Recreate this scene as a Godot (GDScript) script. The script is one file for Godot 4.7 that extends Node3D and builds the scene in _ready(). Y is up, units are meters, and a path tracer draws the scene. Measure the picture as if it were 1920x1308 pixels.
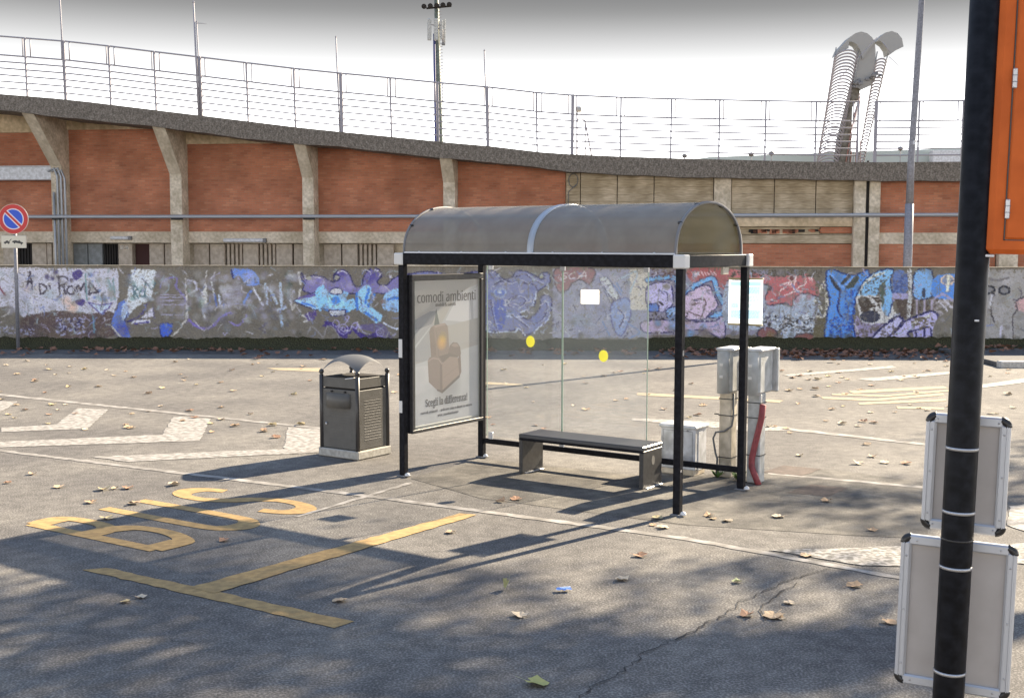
extends Node3D

var used := {}
var rng := RandomNumberGenerator.new()
var M := {}
const EXPOSURE := 3.8

func numbered(n: String) -> String:
	if not used.has(n):
		used[n] = 0
		return n
	used[n] += 1
	return "%s_%03d" % [n, used[n]]

func tag(o: Node, label := "", category := "", group := "", kind := "") -> Node:
	if label != "": o.set_meta("label", label)
	if category != "": o.set_meta("category", category)
	if group != "": o.set_meta("group", group)
	if kind != "": o.set_meta("kind", kind)
	return o

func thing(called: String, label: String, category: String, at := Vector3.ZERO, turn := 0.0, group := "") -> Node3D:
	var o := Node3D.new()
	o.name = numbered(called)
	add_child(o)
	o.position = at
	o.rotation.y = turn
	tag(o, label, category, group)
	return o

func copy_of(src: Node3D, label := "") -> Node3D:
	var c: Node3D = src.duplicate()
	c.name = numbered(str(src.name).rstrip("0123456789").trim_suffix("_"))
	add_child(c)
	if label != "": c.set_meta("label", label)
	return c

func st_new(smooth := false) -> SurfaceTool:
	var s := SurfaceTool.new()
	s.begin(Mesh.PRIMITIVE_TRIANGLES)
	s.set_smooth_group(0 if smooth else -1)
	return s

func obj(called: String, s: SurfaceTool, m: Material, parent: Node = self) -> MeshInstance3D:
	s.generate_normals()
	var o := MeshInstance3D.new()
	o.mesh = s.commit()
	o.material_override = m
	o.name = numbered(called) if parent == self else called
	parent.add_child(o, true)
	return o

func struct(called: String, s: SurfaceTool, m: Material) -> MeshInstance3D:
	var o := obj(called, s, m)
	o.set_meta("kind", "structure")
	return o

func tri(s: SurfaceTool, a: Vector3, b: Vector3, c: Vector3, out: Vector3, uv := []) -> void:
	var n := (a - c).cross(a - b)
	var q: Array = [a, b, c]
	var u: Array = uv
	if n.dot(out) < 0.0:
		q = [a, c, b]
		if uv.size() == 3: u = [uv[0], uv[2], uv[1]]
	for i in 3:
		if u.size() == 3: s.set_uv(u[i])
		s.add_vertex(q[i])

func quad(s: SurfaceTool, a: Vector3, b: Vector3, c: Vector3, d: Vector3, out: Vector3, uv := []) -> void:
	if uv.size() == 4:
		tri(s, a, b, c, out, [uv[0], uv[1], uv[2]])
		tri(s, a, c, d, out, [uv[0], uv[2], uv[3]])
	else:
		tri(s, a, b, c, out)
		tri(s, a, c, d, out)

# a box with chamfered edges; c centre, e full size
func bx(s: SurfaceTool, c: Vector3, e: Vector3, bev := 0.0, b := Basis()) -> void:
	var h := e * 0.5
	var v := minf(bev, minf(h.x, minf(h.y, h.z)) * 0.9)
	var P := func(x: float, y: float, z: float) -> Vector3: return c + b * Vector3(x, y, z)
	for ax in 3:
		for sg in [-1.0, 1.0]:
			var n := Vector3.ZERO
			n[ax] = sg
			var i := (ax + 1) % 3
			var j := (ax + 2) % 3
			var pts := []
			for k in [[-1, -1], [1, -1], [1, 1], [-1, 1]]:
				var p := Vector3.ZERO
				p[ax] = sg * h[ax]
				p[i] = k[0] * (h[i] - v)
				p[j] = k[1] * (h[j] - v)
				pts.append(c + b * p)
			quad(s, pts[0], pts[1], pts[2], pts[3], b * n)
	if v <= 0.0: return
	for ax in 3:
		var i := (ax + 1) % 3
		var j := (ax + 2) % 3
		for si in [-1.0, 1.0]:
			for sj in [-1.0, 1.0]:
				var q := []
				for k in [[-1, 0], [1, 0], [1, 1], [-1, 1]]:
					var p := Vector3.ZERO
					p[ax] = k[0] * (h[ax] - v)
					p[i] = si * (h[i] - (v if k[1] == 1 else 0.0))
					p[j] = sj * (h[j] - (0.0 if k[1] == 1 else v))
					q.append(c + b * p)
				var n := Vector3.ZERO
				n[i] = si
				n[j] = sj
				quad(s, q[0], q[1], q[2], q[3], b * n)
	for sx in [-1.0, 1.0]:
		for sy in [-1.0, 1.0]:
			for sz in [-1.0, 1.0]:
				tri(s, P.call(sx * h.x, sy * (h.y - v), sz * (h.z - v)), P.call(sx * (h.x - v), sy * h.y, sz * (h.z - v)), P.call(sx * (h.x - v), sy * (h.y - v), sz * h.z), b * Vector3(sx, sy, sz))

func lo_hi(s: SurfaceTool, a: Vector3, b: Vector3, bev := 0.0) -> void:
	bx(s, (a + b) * 0.5, (b - a).abs(), bev)

func frame_of(d: Vector3) -> Array:
	var u := d.cross(Vector3.UP)
	if u.length() < 0.01: u = d.cross(Vector3.RIGHT)
	u = u.normalized()
	return [u, u.cross(d).normalized()]

# a swept tube along points, radii may change
func tube(s: SurfaceTool, pts: Array, r0: float, r1 := -1.0, n := 8, caps := true) -> void:
	if r1 < 0.0: r1 = r0
	var rings := []
	var f := []
	for i in pts.size():
		var d: Vector3 = (pts[mini(i + 1, pts.size() - 1)] - pts[maxi(i - 1, 0)]).normalized()
		if f.is_empty(): f = frame_of(d)
		else:
			var u: Vector3 = (f[0] - d * d.dot(f[0])).normalized()
			f = [u, u.cross(d).normalized()]
		var r := lerpf(r0, r1, float(i) / maxf(1.0, pts.size() - 1.0))
		var ring := []
		for k in n:
			var a := TAU * k / n
			ring.append(pts[i] + (f[0] * cos(a) + f[1] * sin(a)) * r)
		rings.append(ring)
	for i in pts.size() - 1:
		for k in n:
			var k2 := (k + 1) % n
			var mid: Vector3 = (rings[i][k] + rings[i][k2]) * 0.5 - pts[i]
			quad(s, rings[i][k], rings[i][k2], rings[i + 1][k2], rings[i + 1][k], mid)
	if caps:
		for e in [0, pts.size() - 1]:
			var o: Vector3 = (pts[0] - pts[1]) if e == 0 else (pts[e] - pts[e - 1])
			for k in n:
				tri(s, pts[e], rings[e][k], rings[e][(k + 1) % n], o)

# square bar between two points
func bar(s: SurfaceTool, a: Vector3, b: Vector3, w: float, h: float, bev := 0.0) -> void:
	var d := b - a
	var z := d.normalized()
	var x := Vector3.UP.cross(z)
	if x.length() < 0.01: x = Vector3.RIGHT
	x = x.normalized()
	bx(s, (a + b) * 0.5, Vector3(w, h, d.length()), bev, Basis(x, z.cross(x), z))

func lathe(s: SurfaceTool, c: Vector3, prof: Array, n := 16) -> void:
	for i in prof.size() - 1:
		var p: Vector2 = prof[i]
		var q: Vector2 = prof[i + 1]
		for k in n:
			var a := TAU * k / n
			var b := TAU * (k + 1) / n
			var e0 := Vector3(cos(a), 0, sin(a))
			var e1 := Vector3(cos(b), 0, sin(b))
			var out := (e0 + e1) * 0.5 * (q.y - p.y) + Vector3(0, p.x - q.x, 0)
			quad(s, c + e0 * p.x + Vector3(0, p.y, 0), c + e1 * p.x + Vector3(0, p.y, 0), c + e1 * q.x + Vector3(0, q.y, 0), c + e0 * q.x + Vector3(0, q.y, 0), out)

# flat polygon on the ground from (x, z) points
func flat(s: SurfaceTool, poly: Array, y: float) -> void:
	var pk := PackedVector2Array(poly)
	var idx := Geometry2D.triangulate_polygon(pk)
	for i in range(0, idx.size(), 3):
		tri(s, Vector3(pk[idx[i]].x, y, pk[idx[i]].y), Vector3(pk[idx[i + 1]].x, y, pk[idx[i + 1]].y), Vector3(pk[idx[i + 2]].x, y, pk[idx[i + 2]].y), Vector3.UP)

# painted shape with a slightly ragged outline
func painted(s: SurfaceTool, poly: Array, y: float, rough := 0.012) -> void:
	var out := []
	for i in poly.size():
		var a: Vector2 = poly[i]
		var b: Vector2 = poly[(i + 1) % poly.size()]
		var n := clampi(int(a.distance_to(b) / 0.09), 1, 70)
		for k in n:
			var p := a.lerp(b, float(k) / n)
			out.append(p + Vector2(rng.randf_range(-1, 1), rng.randf_range(-1, 1)) * rough)
	flat(s, out, y)

# polygon in local x,y extruded along z from z0 to z1
func extr(s: SurfaceTool, poly: Array, z0: float, z1: float, uvbox := Rect2()) -> void:
	var pk := PackedVector2Array(poly)
	var idx := Geometry2D.triangulate_polygon(pk)
	for i in range(0, idx.size(), 3):
		for z in [z0, z1]:
			var o := Vector3(0, 0, z - (z0 + z1) * 0.5)
			tri(s, Vector3(pk[idx[i]].x, pk[idx[i]].y, z), Vector3(pk[idx[i + 1]].x, pk[idx[i + 1]].y, z), Vector3(pk[idx[i + 2]].x, pk[idx[i + 2]].y, z), o)
	var cw := Geometry2D.is_polygon_clockwise(pk)
	for i in pk.size():
		var a := pk[i]
		var b := pk[(i + 1) % pk.size()]
		var n := Vector2(b.y - a.y, a.x - b.x) * (-1.0 if cw else 1.0)
		quad(s, Vector3(a.x, a.y, z0), Vector3(b.x, b.y, z0), Vector3(b.x, b.y, z1), Vector3(a.x, a.y, z1), Vector3(n.x, n.y, 0))

# ---------------------------------------------------------------- materials
func lin(r: float, g: float, b: float) -> Color:
	return Color(r, g, b).linear_to_srgb()

func mat(r: float, g: float, b: float, rough := 0.7, metal := 0.0) -> StandardMaterial3D:
	var m := StandardMaterial3D.new()
	m.albedo_color = lin(r, g, b)
	m.roughness = rough
	m.metallic = metal
	return m

func noise_img(sd: int, freq: float, size: int, oct := 4, kind := FastNoiseLite.TYPE_SIMPLEX_SMOOTH) -> Image:
	var n := FastNoiseLite.new()
	n.seed = sd
	n.frequency = freq
	n.noise_type = kind
	n.fractal_octaves = oct
	var im := n.get_seamless_image(size, size)
	im.convert(Image.FORMAT_L8)
	return im

# grey noise between two tones (sRGB multipliers) as a colour texture
func tone_tex(sd: int, freq: float, size: int, a: Color, b: Color, oct := 4, contrast := 1.0, kind := FastNoiseLite.TYPE_SIMPLEX_SMOOTH) -> ImageTexture:
	var im := noise_img(sd, freq, size, oct, kind)
	var src := im.get_data()
	var out := PackedByteArray()
	out.resize(size * size * 3)
	for i in src.size():
		var t := clampf((src[i] / 255.0 - 0.5) * contrast + 0.5, 0.0, 1.0)
		out[i * 3] = int(255.0 * lerpf(a.r, b.r, t))
		out[i * 3 + 1] = int(255.0 * lerpf(a.g, b.g, t))
		out[i * 3 + 2] = int(255.0 * lerpf(a.b, b.b, t))
	var res := Image.create_from_data(size, size, false, Image.FORMAT_RGB8, out)
	res.generate_mipmaps()
	return ImageTexture.create_from_image(res)

func normal_tex(im: Image, strength: float) -> ImageTexture:
	var c: Image = im.duplicate()
	c.convert(Image.FORMAT_RGBA8)
	c.bump_map_to_normal_map(strength)
	return ImageTexture.create_from_image(c)

func tri_tex(m: StandardMaterial3D, tex: Texture2D, metres: float, detail: Texture2D = null, dm := 5.0, world := false) -> StandardMaterial3D:
	m.albedo_texture = tex
	m.uv1_triplanar = true
	m.uv1_world_triplanar = world
	m.uv1_scale = Vector3.ONE / metres
	if detail:
		m.detail_enabled = true
		m.detail_albedo = detail
		m.detail_blend_mode = BaseMaterial3D.BLEND_MODE_MUL
		m.detail_uv_layer = BaseMaterial3D.DETAIL_UV_2
		m.uv2_triplanar = true
		m.uv2_world_triplanar = world
		m.uv2_scale = Vector3.ONE / dm
	return m

func asphalt_image(size: int) -> Image:
	var cell := noise_img(11, 0.16, size, 1, FastNoiseLite.TYPE_CELLULAR).get_data()
	var soft := noise_img(12, 0.012, size, 5).get_data()
	var r := RandomNumberGenerator.new()
	r.seed = 5
	var out := PackedByteArray()
	out.resize(size * size * 3)
	for i in size * size:
		var g := 0.80 + 0.20 * (soft[i] / 255.0 - 0.5)
		g += 0.5 * (cell[i] / 255.0 - 0.5)
		g += 0.24 * (r.randf() - 0.5)
		var k := r.randf()
		if k > 0.985: g += 0.22
		elif k < 0.03: g -= 0.2
		g = clampf(g, 0.15, 1.0)
		out[i * 3] = int(255.0 * g)
		out[i * 3 + 1] = int(255.0 * g)
		out[i * 3 + 2] = int(255.0 * g * 0.985)
	return Image.create_from_data(size, size, false, Image.FORMAT_RGB8, out)

# running bond brickwork: 8 bricks by 16 courses in 2.08 by 1.2 metres
func brick_images() -> Array:
	var w := 1024
	var h := 512
	var col := Image.create_empty(w, h, false, Image.FORMAT_RGB8)
	var bump := Image.create_empty(w, h, false, Image.FORMAT_RGB8)
	col.fill(Color(0.66, 0.50, 0.41))
	bump.fill(Color(0.25, 0.25, 0.25))
	var r := RandomNumberGenerator.new()
	r.seed = 21
	for y in 16:
		for x in 8:
			var x0 := x * 128 + (64 if y % 2 == 1 else 0)
			var t := r.randf()
			var c := Color(0.72, 0.455, 0.34).lerp(Color(0.765, 0.50, 0.38), t)
			if r.randf() < 0.12: c = c.lerp(Color(0.56, 0.35, 0.27), 0.3)
			if r.randf() < 0.08: c = c.lerp(Color(0.82, 0.60, 0.47), 0.35)
			for dx in [0, -w]:
				var rc := Rect2i(x0 + dx + 4, y * 32 + 4, 120, 25)
				col.fill_rect(rc, c)
				bump.fill_rect(rc, Color(0.75, 0.75, 0.75))
			for k in 60:
				var px := (x0 + 5 + r.randi() % 118) % w
				var py := y * 32 + 5 + r.randi() % 23
				col.fill_rect(Rect2i(px, py, 2 + r.randi() % 5, 2), c * r.randf_range(0.82, 1.14))
	return [col, bump]

# ---------------------------------------------------------------- paint on the wall
var art: Image
func P2(x: float, y: float) -> Vector2: return Vector2(x + 64.0, y - 497.0)

func C8(r: float, g: float, b: float) -> Color: return Color8(int(r), int(g), int(b))

func fill_px(pts: Array, c: Color, im: Image = null) -> void:
	if im == null: im = art
	var lo := 1e9
	var hi := -1e9
	for p in pts:
		lo = minf(lo, p.y)
		hi = maxf(hi, p.y)
	for y in range(maxi(0, int(lo)), mini(im.get_height() - 1, int(hi)) + 1):
		var xs := []
		var yy := y + 0.5
		for i in pts.size():
			var a: Vector2 = pts[i]
			var b: Vector2 = pts[(i + 1) % pts.size()]
			if (a.y <= yy) != (b.y <= yy):
				xs.append(a.x + (yy - a.y) / (b.y - a.y) * (b.x - a.x))
		xs.sort()
		for k in range(0, xs.size() - 1, 2):
			var x0 := int(round(xs[k]))
			im.fill_rect(Rect2i(x0, y, maxi(1, int(round(xs[k + 1])) - x0), 1), c)

# numbers x0, y0, x1, y1 ... in paint coordinates to points, rounded off by a spline if smooth
func pts_of(a: Array, smooth := true, closed := true) -> Array:
	var q := []
	for i in range(0, a.size(), 2): q.append(P2(a[i], a[i + 1]))
	if not smooth or q.size() < 3: return q
	var out := []
	var n := q.size()
	for i in (n if closed else n - 1):
		var p0: Vector2 = q[(i - 1 + n) % n] if closed or i > 0 else q[0]
		var p1: Vector2 = q[i]
		var p2: Vector2 = q[(i + 1) % n]
		var p3: Vector2 = q[(i + 2) % n] if closed or i + 2 < n else q[n - 1]
		for k in 5:
			out.append(p1.cubic_interpolate(p2, p0, p3, k / 5.0))
	if not closed: out.append(q[n - 1])
	return out

func pf(a: Array, c: Color, edge := 0.0, ec := Color.BLACK, smooth := true) -> void:
	var q := pts_of(a, smooth)
	fill_px(q, c)
	if edge > 0.0:
		var e := q.duplicate()
		e.append(q[0])
		stroke_px(e, edge, ec)

func stroke_px(q: Array, w: float, c: Color, im: Image = null) -> void:
	if im == null: im = art
	for i in q.size() - 1:
		var a: Vector2 = q[i]
		var b: Vector2 = q[i + 1]
		var n := maxi(1, int(a.distance_to(b) / maxf(0.6, w * 0.3)))
		for k in n + 1:
			var p := a.lerp(b, float(k) / n)
			var r := w * 0.5
			for y in range(int(floor(p.y - r)), int(ceil(p.y + r)) + 1):
				var dy := y + 0.5 - p.y
				if absf(dy) > r: continue
				var hx := sqrt(maxf(0.0, r * r - dy * dy))
				im.fill_rect(Rect2i(int(round(p.x - hx)), y, maxi(1, int(round(2.0 * hx))), 1), c)

func ln(a: Array, w: float, c: Color, smooth := true) -> void:
	stroke_px(pts_of(a, smooth, false), w, c)

func ring(x: float, y: float, rx: float, ry: float, w: float, c: Color, fill = null) -> void:
	var q := []
	for k in 25: q.append(P2(x + rx * cos(TAU * k / 24), y + ry * sin(TAU * k / 24)))
	if fill != null: fill_px(q, fill)
	if w > 0.0: stroke_px(q, w, c)

func spray(x: float, y: float, r: float, c: Color, a := 0.6, im: Image = null) -> void:
	if im == null:
		im = art
		x += 64.0
		y -= 497.0
	for py in range(maxi(0, int(y - r)), mini(im.get_height(), int(y + r))):
		for px in range(maxi(0, int(x - r)), mini(im.get_width(), int(x + r))):
			var d := Vector2(px - x, py - y).length() / r
			if d < 1.0:
				im.set_pixel(px, py, im.get_pixel(px, py).lerp(c, a * (1.0 - d * d)))

func specks(x0: float, y0: float, x1: float, y1: float, n: int, s: float, c: Color) -> void:
	for i in n:
		var p := P2(rng.randf_range(x0, x1), rng.randf_range(y0, y1))
		art.fill_rect(Rect2i(int(p.x), int(p.y), 1 + int(rng.randf() * s), 1 + int(rng.randf() * s * 0.7)), c)

func paint_wall() -> ImageTexture:
	art = Image.create_empty(2048, 158, false, Image.FORMAT_RGB8)
	art.fill(C8(104, 97, 85))
	rng.seed = 77
	var wht := C8(186, 184, 192)
	var lav := C8(150, 145, 182)
	var navy := C8(44, 42, 84)
	var ink := C8(66, 60, 70)
	for i in 260: spray(rng.randf_range(-64, 1984), rng.randf_range(497, 650), rng.randf_range(5, 26), C8(84, 78, 68).lerp(C8(134, 124, 108), rng.randf()), 0.35)
	# white field with slogans, far left
	pf([-70, 501, 30, 500, 120, 501, 222, 501, 222, 550, 214, 585, 170, 589, 140, 582, 95, 582, 62, 588, 40, 594, 20, 574, -70, 578], C8(176, 174, 184), 0.0, ink, false)
	for i in 70: spray(rng.randf_range(-60, 220), rng.randf_range(502, 585), rng.randf_range(4, 14), [C8(196, 194, 196), C8(160, 158, 178), C8(150, 160, 164), C8(178, 168, 160)][i % 4], 0.5)
	pf([44, 594, 70, 588, 110, 583, 160, 588, 212, 586, 205, 632, 40, 634], C8(88, 72, 68))
	for i in 30: spray(rng.randf_range(-60, 205), rng.randf_range(600, 636), rng.randf_range(6, 16), [C8(70, 62, 76), C8(96, 84, 66), C8(80, 66, 60)][i % 3], 0.5)
	spray(122, 562, 12, C8(205, 168, 142), 0.7)
	spray(134, 575, 13, C8(208, 166, 140), 0.8)
	spray(50, 540, 8, C8(190, 160, 140), 0.5)
	pf([136, 510, 150, 504, 155, 515, 141, 523], C8(78, 66, 120))
	pf([140, 563, 155, 560, 158, 570, 145, 571], C8(80, 68, 122))
	for p in [[88, 517, 6], [98, 520, 5], [134, 524, 5], [104, 508, 6], [30, 520, 5]]: spray(p[0], p[1], p[2], C8(66, 60, 100), 0.9)
	for q in [[57, 508, 50, 537], [57, 508, 60, 541], [52, 527, 59, 527], [73, 531, 75, 551], [73, 531, 84, 534, 87, 541, 82, 548, 75, 551], [92, 534, 94, 539], [109, 519, 112, 550], [108, 518, 121, 517, 127, 523, 123, 531, 112, 534], [116, 533, 120, 541, 122, 550], [143, 547, 145, 532, 151, 543], [151, 543, 158, 530, 160, 546], [168, 528, 166, 551], [168, 528, 184, 547], [166, 549, 185, 546]]:
		ln(q, 3.2, ink)
	ring(133, 543, 8, 7.5, 3.0, ink)
	ln([-60, 530, -40, 520, -30, 545, -10, 530, 8, 552], 3.0, C8(120, 60, 70))
	pf([164, 566, 188, 589, 211, 567, 186, 571], C8(172, 184, 200), 2.0, C8(86, 76, 130), false)
	for q in [[160, 511, 162, 562], [202, 520, 207, 537], [212, 520, 214, 560]]: ln(q, 3.0, C8(110, 138, 140))
	for i in 26: spray(rng.randf_range(160, 215), rng.randf_range(510, 562), rng.randf_range(3, 9), [C8(116, 142, 140), C8(146, 150, 150), C8(72, 96, 170), C8(130, 126, 110)][i % 4], 0.6)
	specks(102, 594, 156, 628, 160, 5, C8(150, 150, 182))
	specks(106, 598, 150, 620, 50, 5, C8(50, 46, 84))
	specks(-50, 612, 60, 628, 120, 4, C8(140, 140, 168))
	ln([173, 593, 174, 623], 3.5, C8(88, 122, 138))
	ln([0, 594, 12, 588, 18, 578], 2.0, C8(170, 166, 160))
	# blue figure
	pf([224, 564, 240, 562, 247, 580, 233, 602, 241, 631, 226, 630, 212, 616, 207, 603, 214, 584], C8(88, 112, 184))
	spray(226, 618, 18, C8(62, 66, 150), 0.8)
	pf([231, 567, 242, 567, 239, 590, 229, 601, 226, 585], C8(168, 190, 224))
	ln([243, 565, 240, 583, 233, 602, 264, 598], 2.2, navy)
	ln([196, 608, 206, 611, 222, 631], 3.0, C8(176, 172, 160))
	# white patch with small tag
	pf([246, 504, 262, 502, 292, 504, 288, 540, 281, 560, 252, 576, 240, 590, 237, 560, 242, 530], C8(188, 192, 194), 0.0, ink, false)
	for i in 22: spray(rng.randf_range(240, 290), rng.randf_range(510, 560), rng.randf_range(3, 8), [C8(120, 150, 146), C8(170, 178, 190), C8(96, 104, 110)][i % 3], 0.6)
	for q in [[251, 558, 250, 535, 258, 541, 252, 546, 259, 558], [272, 556, 273, 528, 284, 542, 291, 528]]: ln(q, 2.4, C8(70, 98, 104))
	ring(266, 549, 5, 6, 2.2, C8(70, 98, 104))
	pf([262, 596, 285, 575, 288, 593], C8(184, 180, 190), 0.0, ink, false)
	pf([247, 600, 279, 598, 281, 605, 244, 607], C8(190, 188, 196), 0.0, ink, false)
	ln([240, 601, 262, 590, 276, 566], 2.4, C8(70, 62, 116))
	ln([250, 607, 277, 603], 2.4, C8(70, 62, 130))
	ln([286, 570, 287, 596], 2.2, C8(90, 84, 110))
	# lilac arch with hatching
	ln([300, 536, 309, 523, 324, 518, 333, 522, 329, 534, 336, 545, 346, 557, 350, 590, 350, 602], 3.5, C8(112, 102, 152))
	for y in [551, 556, 562, 570, 589]: ln([300, y, 345, y + rng.randf_range(-1, 1)], 1.6, C8(156, 150, 178))
	pf([300, 607, 320, 606, 322, 613, 315, 630, 301, 631, 298, 620], C8(64, 92, 190), 1.5, navy)
	ln([350, 597, 341, 606, 332, 620, 319, 630], 3.2, C8(178, 172, 162))
	ln([352, 598, 366, 611, 384, 616, 399, 608, 415, 592, 431, 586], 5.0, C8(112, 96, 170))
	ln([430, 603, 446, 609, 461, 590], 3.5, C8(124, 112, 172))
	ln([362, 600, 380, 619, 398, 606], 1.6, C8(196, 188, 190))
	# pale letters
	ln([349, 521, 349, 598], 4.5, C8(184, 178, 170))
	ln([350, 523, 364, 526, 368, 540, 353, 549], 4.0, C8(172, 170, 184))
	pf([376, 550, 386, 528, 388, 560, 384, 592, 380, 592], C8(182, 180, 172))
	ln([396, 526, 403, 562], 3.0, C8(186, 188, 180))
	ln([386, 520, 388, 504], 2.5, C8(190, 186, 180))
	ln([402, 550, 405, 572], 3.5, C8(72, 94, 160))
	ln([410, 552, 412, 574], 3.5, C8(176, 184, 200))
	for i in 16: spray(rng.randf_range(352, 398), rng.randf_range(530, 578), rng.randf_range(4, 9), [C8(110, 130, 118), C8(150, 158, 160), C8(128, 122, 108)][i % 3], 0.5)
	for i in 22: spray(rng.randf_range(412, 448), rng.randf_range(535, 576), rng.randf_range(4, 10), [C8(178, 176, 186), C8(160, 158, 176), C8(176, 172, 164)][i % 3], 0.6)
	for k in 5: ln([416, 542 + k * 7, 446, 541 + k * 7], 1.2, C8(140, 134, 150))
	pf([433, 501, 446, 501, 471, 503, 485, 518, 484, 531, 463, 533, 449, 515, 437, 519], C8(98, 128, 200))
	spray(468, 514, 12, C8(150, 156, 205), 0.7)
	ln([434, 502, 437, 520], 2.4, navy)
	ln([474, 538, 492, 570], 4.0, C8(182, 182, 188))
	ln([470, 544, 456, 566], 5.0, C8(82, 114, 194))
	ln([440, 568, 462, 571], 3.0, C8(150, 150, 196))
	for q in [[497, 530, 500, 567], [497, 534, 508, 545, 518, 567], [525, 529, 527, 572], [520, 580, 534, 574]]: ln(q, 5.0, C8(160, 174, 190))
	ln([526, 591, 528, 610], 6.0, C8(150, 172, 200))
	for i in 24: spray(rng.randf_range(380, 545), rng.randf_range(575, 625), rng.randf_range(4, 12), [C8(110, 118, 130), C8(88, 86, 78), C8(92, 88, 100)][i % 3], 0.5)
	for k in 9: spray(540 + rng.randf_range(-3, 5), 512 + k * 6, 6, C8(58, 70, 60), 0.7)
	for q in [[540, 512, 548, 515], [560, 508, 563, 530], [562, 540, 560, 560], [544, 560, 547, 579, 552, 570], [566, 590, 577, 596, 569, 602]]: ln(q, 4.0, C8(178, 174, 164))
	for i in 130: spray(rng.randf_range(292, 560), rng.randf_range(512, 600), rng.randf_range(4, 12), [C8(166, 162, 176), C8(150, 146, 172), C8(158, 160, 158)][i % 3], 0.38)
	# purple creature piece
	var pur := C8(116, 108, 158)
	pf([565, 509, 569, 516, 575, 522, 580, 516, 590, 513, 604, 516, 618, 524, 626, 525, 625, 515, 631, 507, 641, 503, 652, 508, 659, 520, 662, 530, 670, 536, 679, 531, 681, 519, 690, 504, 702, 499, 712, 504, 715, 515, 707, 525, 713, 532, 726, 531, 736, 520, 748, 514, 770, 512, 770, 545, 700, 548, 660, 548, 630, 544, 610, 548, 590, 550, 577, 546, 567, 541, 572, 530, 566, 520], pur, 2.2, navy)
	for p in [[640, 510, 11], [700, 512, 14], [690, 522, 10]]: spray(p[0], p[1], p[2], C8(70, 60, 130), 0.7)
	for p in [[585, 524, 10], [655, 532, 10], [718, 538, 10], [605, 528, 8]]: spray(p[0], p[1], p[2], C8(160, 150, 178), 0.6)
	for q in [[633, 508, 642, 505, 650, 509], [700, 502, 711, 506, 712, 515], [588, 516, 604, 519], [570, 512, 573, 520]]: ln(q, 2.2, C8(196, 190, 205))
	ring(631, 518, 6, 6, 2.0, navy, C8(150, 146, 132))
	ring(579, 519, 5, 4, 0.0, navy, C8(150, 146, 132))
	pf([551, 562, 575, 551, 594, 546, 603, 552, 601, 573, 590, 579, 562, 568], C8(150, 190, 232), 2.0, navy)
	ln([560, 558, 577, 553, 592, 550], 5.0, C8(96, 84, 150))
	ln([566, 566, 590, 573], 4.0, C8(74, 124, 206))
	pf([591, 546, 605, 531, 616, 545, 650, 544, 649, 560, 662, 557, 666, 575, 652, 583, 625, 584, 607, 577, 598, 580], C8(126, 182, 236))
	ln([606, 577, 626, 583, 650, 582], 4.5, C8(66, 122, 206))
	spray(607, 545, 9, C8(160, 176, 186), 0.6)
	ring(629, 561, 15, 14, 3.0, C8(150, 200, 244), C8(132, 190, 240))
	ring(629, 561, 7, 7, 2.0, C8(80, 140, 215), C8(64, 124, 208))
	pf([617, 546, 625, 538, 637, 538, 642, 546, 630, 550], C8(184, 182, 186), 1.6, navy)
	pf([614, 580, 648, 579, 645, 590, 620, 591], C8(188, 192, 200), 2.0, navy, false)
	pf([672, 545, 690, 531, 696, 545, 690, 568, 716, 590, 706, 605, 690, 592, 672, 578], C8(136, 186, 236))
	for q in [[691, 540, 684, 566], [702, 549, 690, 572], [668, 548, 669, 578], [684, 584, 706, 599], [724, 572, 752, 578], [730, 548, 740, 556, 726, 562]]: ln(q, 5.0, C8(62, 114, 198))
	pf([724, 546, 745, 538, 770, 540, 770, 580, 723, 580, 716, 565], C8(134, 176, 228))
	ln([726, 560, 742, 556, 760, 566], 4.0, C8(62, 114, 198))
	spray(716, 562, 6, C8(130, 90, 80), 0.8)
	pf([610, 601, 624, 604, 640, 614, 656, 612, 656, 626, 645, 634, 632, 626, 620, 612, 604, 612], C8(64, 50, 116))
	pf([655, 608, 672, 620, 690, 628, 712, 616, 728, 622, 726, 637, 700, 634, 680, 636, 664, 622], C8(66, 52, 120))
	pf([660, 612, 690, 606, 720, 608, 735, 640, 700, 622], C8(96, 86, 120))
	for p in [[642, 616, 9], [642, 616, 4], [629, 605, 6], [665, 609, 5], [712, 622, 7], [712, 622, 3], [650, 594, 4]]: ring(p[0], p[1], p[2], p[2], 2.0, C8(152, 142, 194))
	ln([674, 612, 680, 622, 692, 626], 2.0, lav)
	for q in [[606, 634, 610, 615, 620, 610, 632, 626, 634, 634], [575, 625, 582, 612, 592, 618, 606, 634], [724, 632, 728, 622, 738, 628]]: ln(q, 2.6, C8(128, 124, 124))
	pf([571, 588, 590, 580, 593, 592, 580, 601, 574, 595], C8(80, 64, 124))
	ln([719, 604, 735, 613, 760, 618], 3.2, C8(188, 194, 212))
	# second creature, seen through the shelter glass
	pf([760, 520, 800, 506, 850, 512, 900, 504, 925, 504, 944, 520, 960, 516, 966, 505, 986, 505, 1009, 516, 1015, 509, 1026, 507, 1032, 515, 1029, 528, 1010, 541, 1004, 548, 1003, 566, 994, 576, 975, 584, 986, 596, 1000, 590, 1012, 575, 1014, 555, 1024, 550, 1034, 558, 1033, 580, 1028, 598, 1010, 612, 985, 628, 972, 616, 945, 621, 915, 620, 860, 624, 800, 618, 760, 600], C8(112, 116, 160), 2.4, navy)
	for i in 40: spray(rng.randf_range(765, 1005), rng.randf_range(512, 615), rng.randf_range(5, 14), [C8(88, 100, 168), C8(140, 142, 168), C8(120, 106, 142), C8(100, 124, 170)][i % 4], 0.55)
	pf([926, 566, 946, 562, 946, 606, 936, 616, 926, 604], C8(70, 86, 170))
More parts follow.
